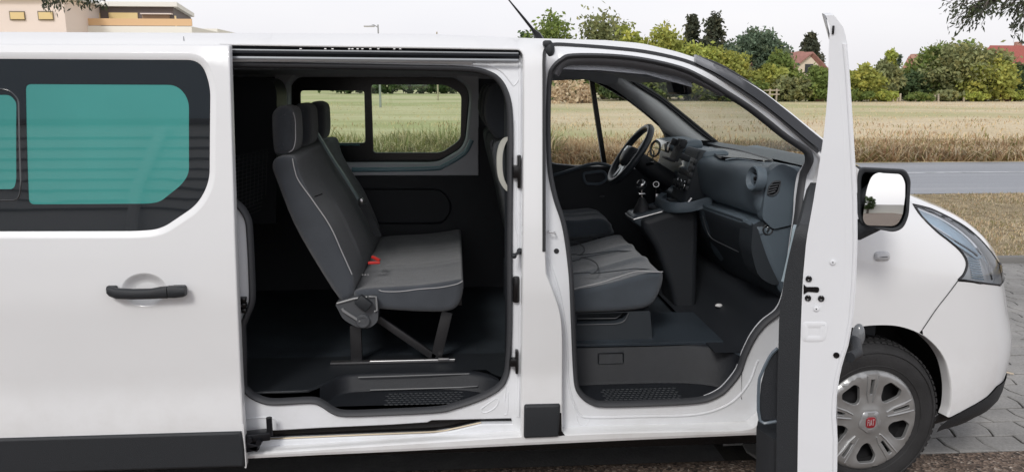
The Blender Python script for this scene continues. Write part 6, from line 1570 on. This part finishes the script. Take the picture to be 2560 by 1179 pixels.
# ================================================================ BEHIND THE CAMERA (seen in the glass and the mirror)
bb=empty('clad_hall',(-10.5,-16,0)); tag(bb,'grey hall with horizontal cladding, seen only as a reflection in the side glass','building')
CL=mat('pale_metal_cladding',(.66,.68,.69),.5)
mb=MB(); mb.box((-13,-17,3.1),(15,2,6.2)); MB().box((-13,-16.95,8.6),(15.3,2.1,4.4)).build('upper_fascia',mat('blue_grey_fascia',(.30,.36,.42),.5),bb,smooth=False); mb.build('wall',CL,bb,smooth=False)
mb=MB()
for i in range(8): mb.box((-13,-15.97,2.4+i*.46),(15,.05,.09))
mb.build('cladding_joint',mat('dark_joint',(.10,.11,.12),.6),bb,smooth=False)
MB().tube([(-7.9,-15.8,6.0),(-8.5,-15.8,3.4),(-8.7,-15.8,0)],.16,n=8).build('downpipe',CL,bb)
MB().box((-13,-17,6.3),(15.4,2.4,.2)).build('roof_edge',DKW,bb,smooth=False)
def back_tree(x,y,h,label,p='dark'):
    root=empty('parking_tree',(x,y,0)); tag(root,label,'tree','trees behind the camera'); Q,ci=leaves(1500,(x,y,h*.62),(h*.3,h*.3,h*.4),.12,'blob',seed=int(abs(x*10))); leafmesh('crown',Q,np.random.default_rng(3).integers(0,4,len(Q)),PAL[p],root); MB().tube([(x,y,0),(x,y,h*.7)],[.15,.05],n=8).build('trunk',BARK,root)
back_tree(-4.4,-46,3.6,'round tree seen small in the door mirror, left part')
back_tree(-1.5,-60,2.6,'far low tree seen in the door mirror'); back_tree(4.8,-60,2.3,'far lowest tree on the skyline of the door mirror')
mb=MB(); mb.box((2,-62,.7),(30,3,1.4)); tag(mb.build('white_shed',WHW,None,smooth=False),'long low white shed seen far off in the door mirror','building')

# ================================================================ separate the loose pieces of small repeated parts
def split_loose(o):
    me=o.data; n=len(me.vertices); par=list(range(n))
    def f(i):
        while par[i]!=i: par[i]=par[par[i]]; i=par[i]
        return i
    for e in me.edges:
        a,b=f(e.vertices[0]),f(e.vertices[1])
        if a!=b: par[a]=b
    roots={}; 
    for p_ in me.polygons: roots.setdefault(f(p_.vertices[0]),[]).append(p_)
    gs=list(roots.values())
    if len(gs)<2: return
    co=[v.co.copy() for v in me.vertices]; new=[]
    for g in gs:
        idx={}; V=[]; F=[]
        for p_ in g:
            q=[]
            for i in p_.vertices:
                if i not in idx: idx[i]=len(V); V.append(co[i])
                q.append(idx[i])
            F.append(q)
        m2=bpy.data.meshes.new(o.name.split('.')[0]); m2.from_pydata(V,[],F); m2.update()
        for m in me.materials: m2.materials.append(m)
        for q_,p_ in zip(m2.polygons,g): q_.use_smooth=p_.use_smooth
        if any(p_.use_smooth for p_ in g): m2.set_sharp_from_angle(angle=R(40))
        new.append(m2)
    name=o.name.split('.')[0]; o.data=new[0]
    for m2 in new[1:]:
        c=o.copy(); c.data=m2; COL.objects.link(c); c.parent=o.parent; c.matrix_parent_inverse=o.matrix_parent_inverse.copy()
SPL=('jamb_rib','latch','latch_screw','inner_wall','seat_rail','rim_embossing','white_screw','screw_socket','rail_bolt','climate_knob','knob_ring','headrest_post','radio_button','vent_control','upper_rail','upper_rail_edge','stitching','seat_belt_guide','windscreen_seal','shut_line','chrome_trim','clamp_arm','seat_seam','window_latch','vent_blade')
for o in list(bpy.data.objects):
    if o.type=='MESH' and o.name.split('.')[0] in SPL and not o.children: split_loose(o)
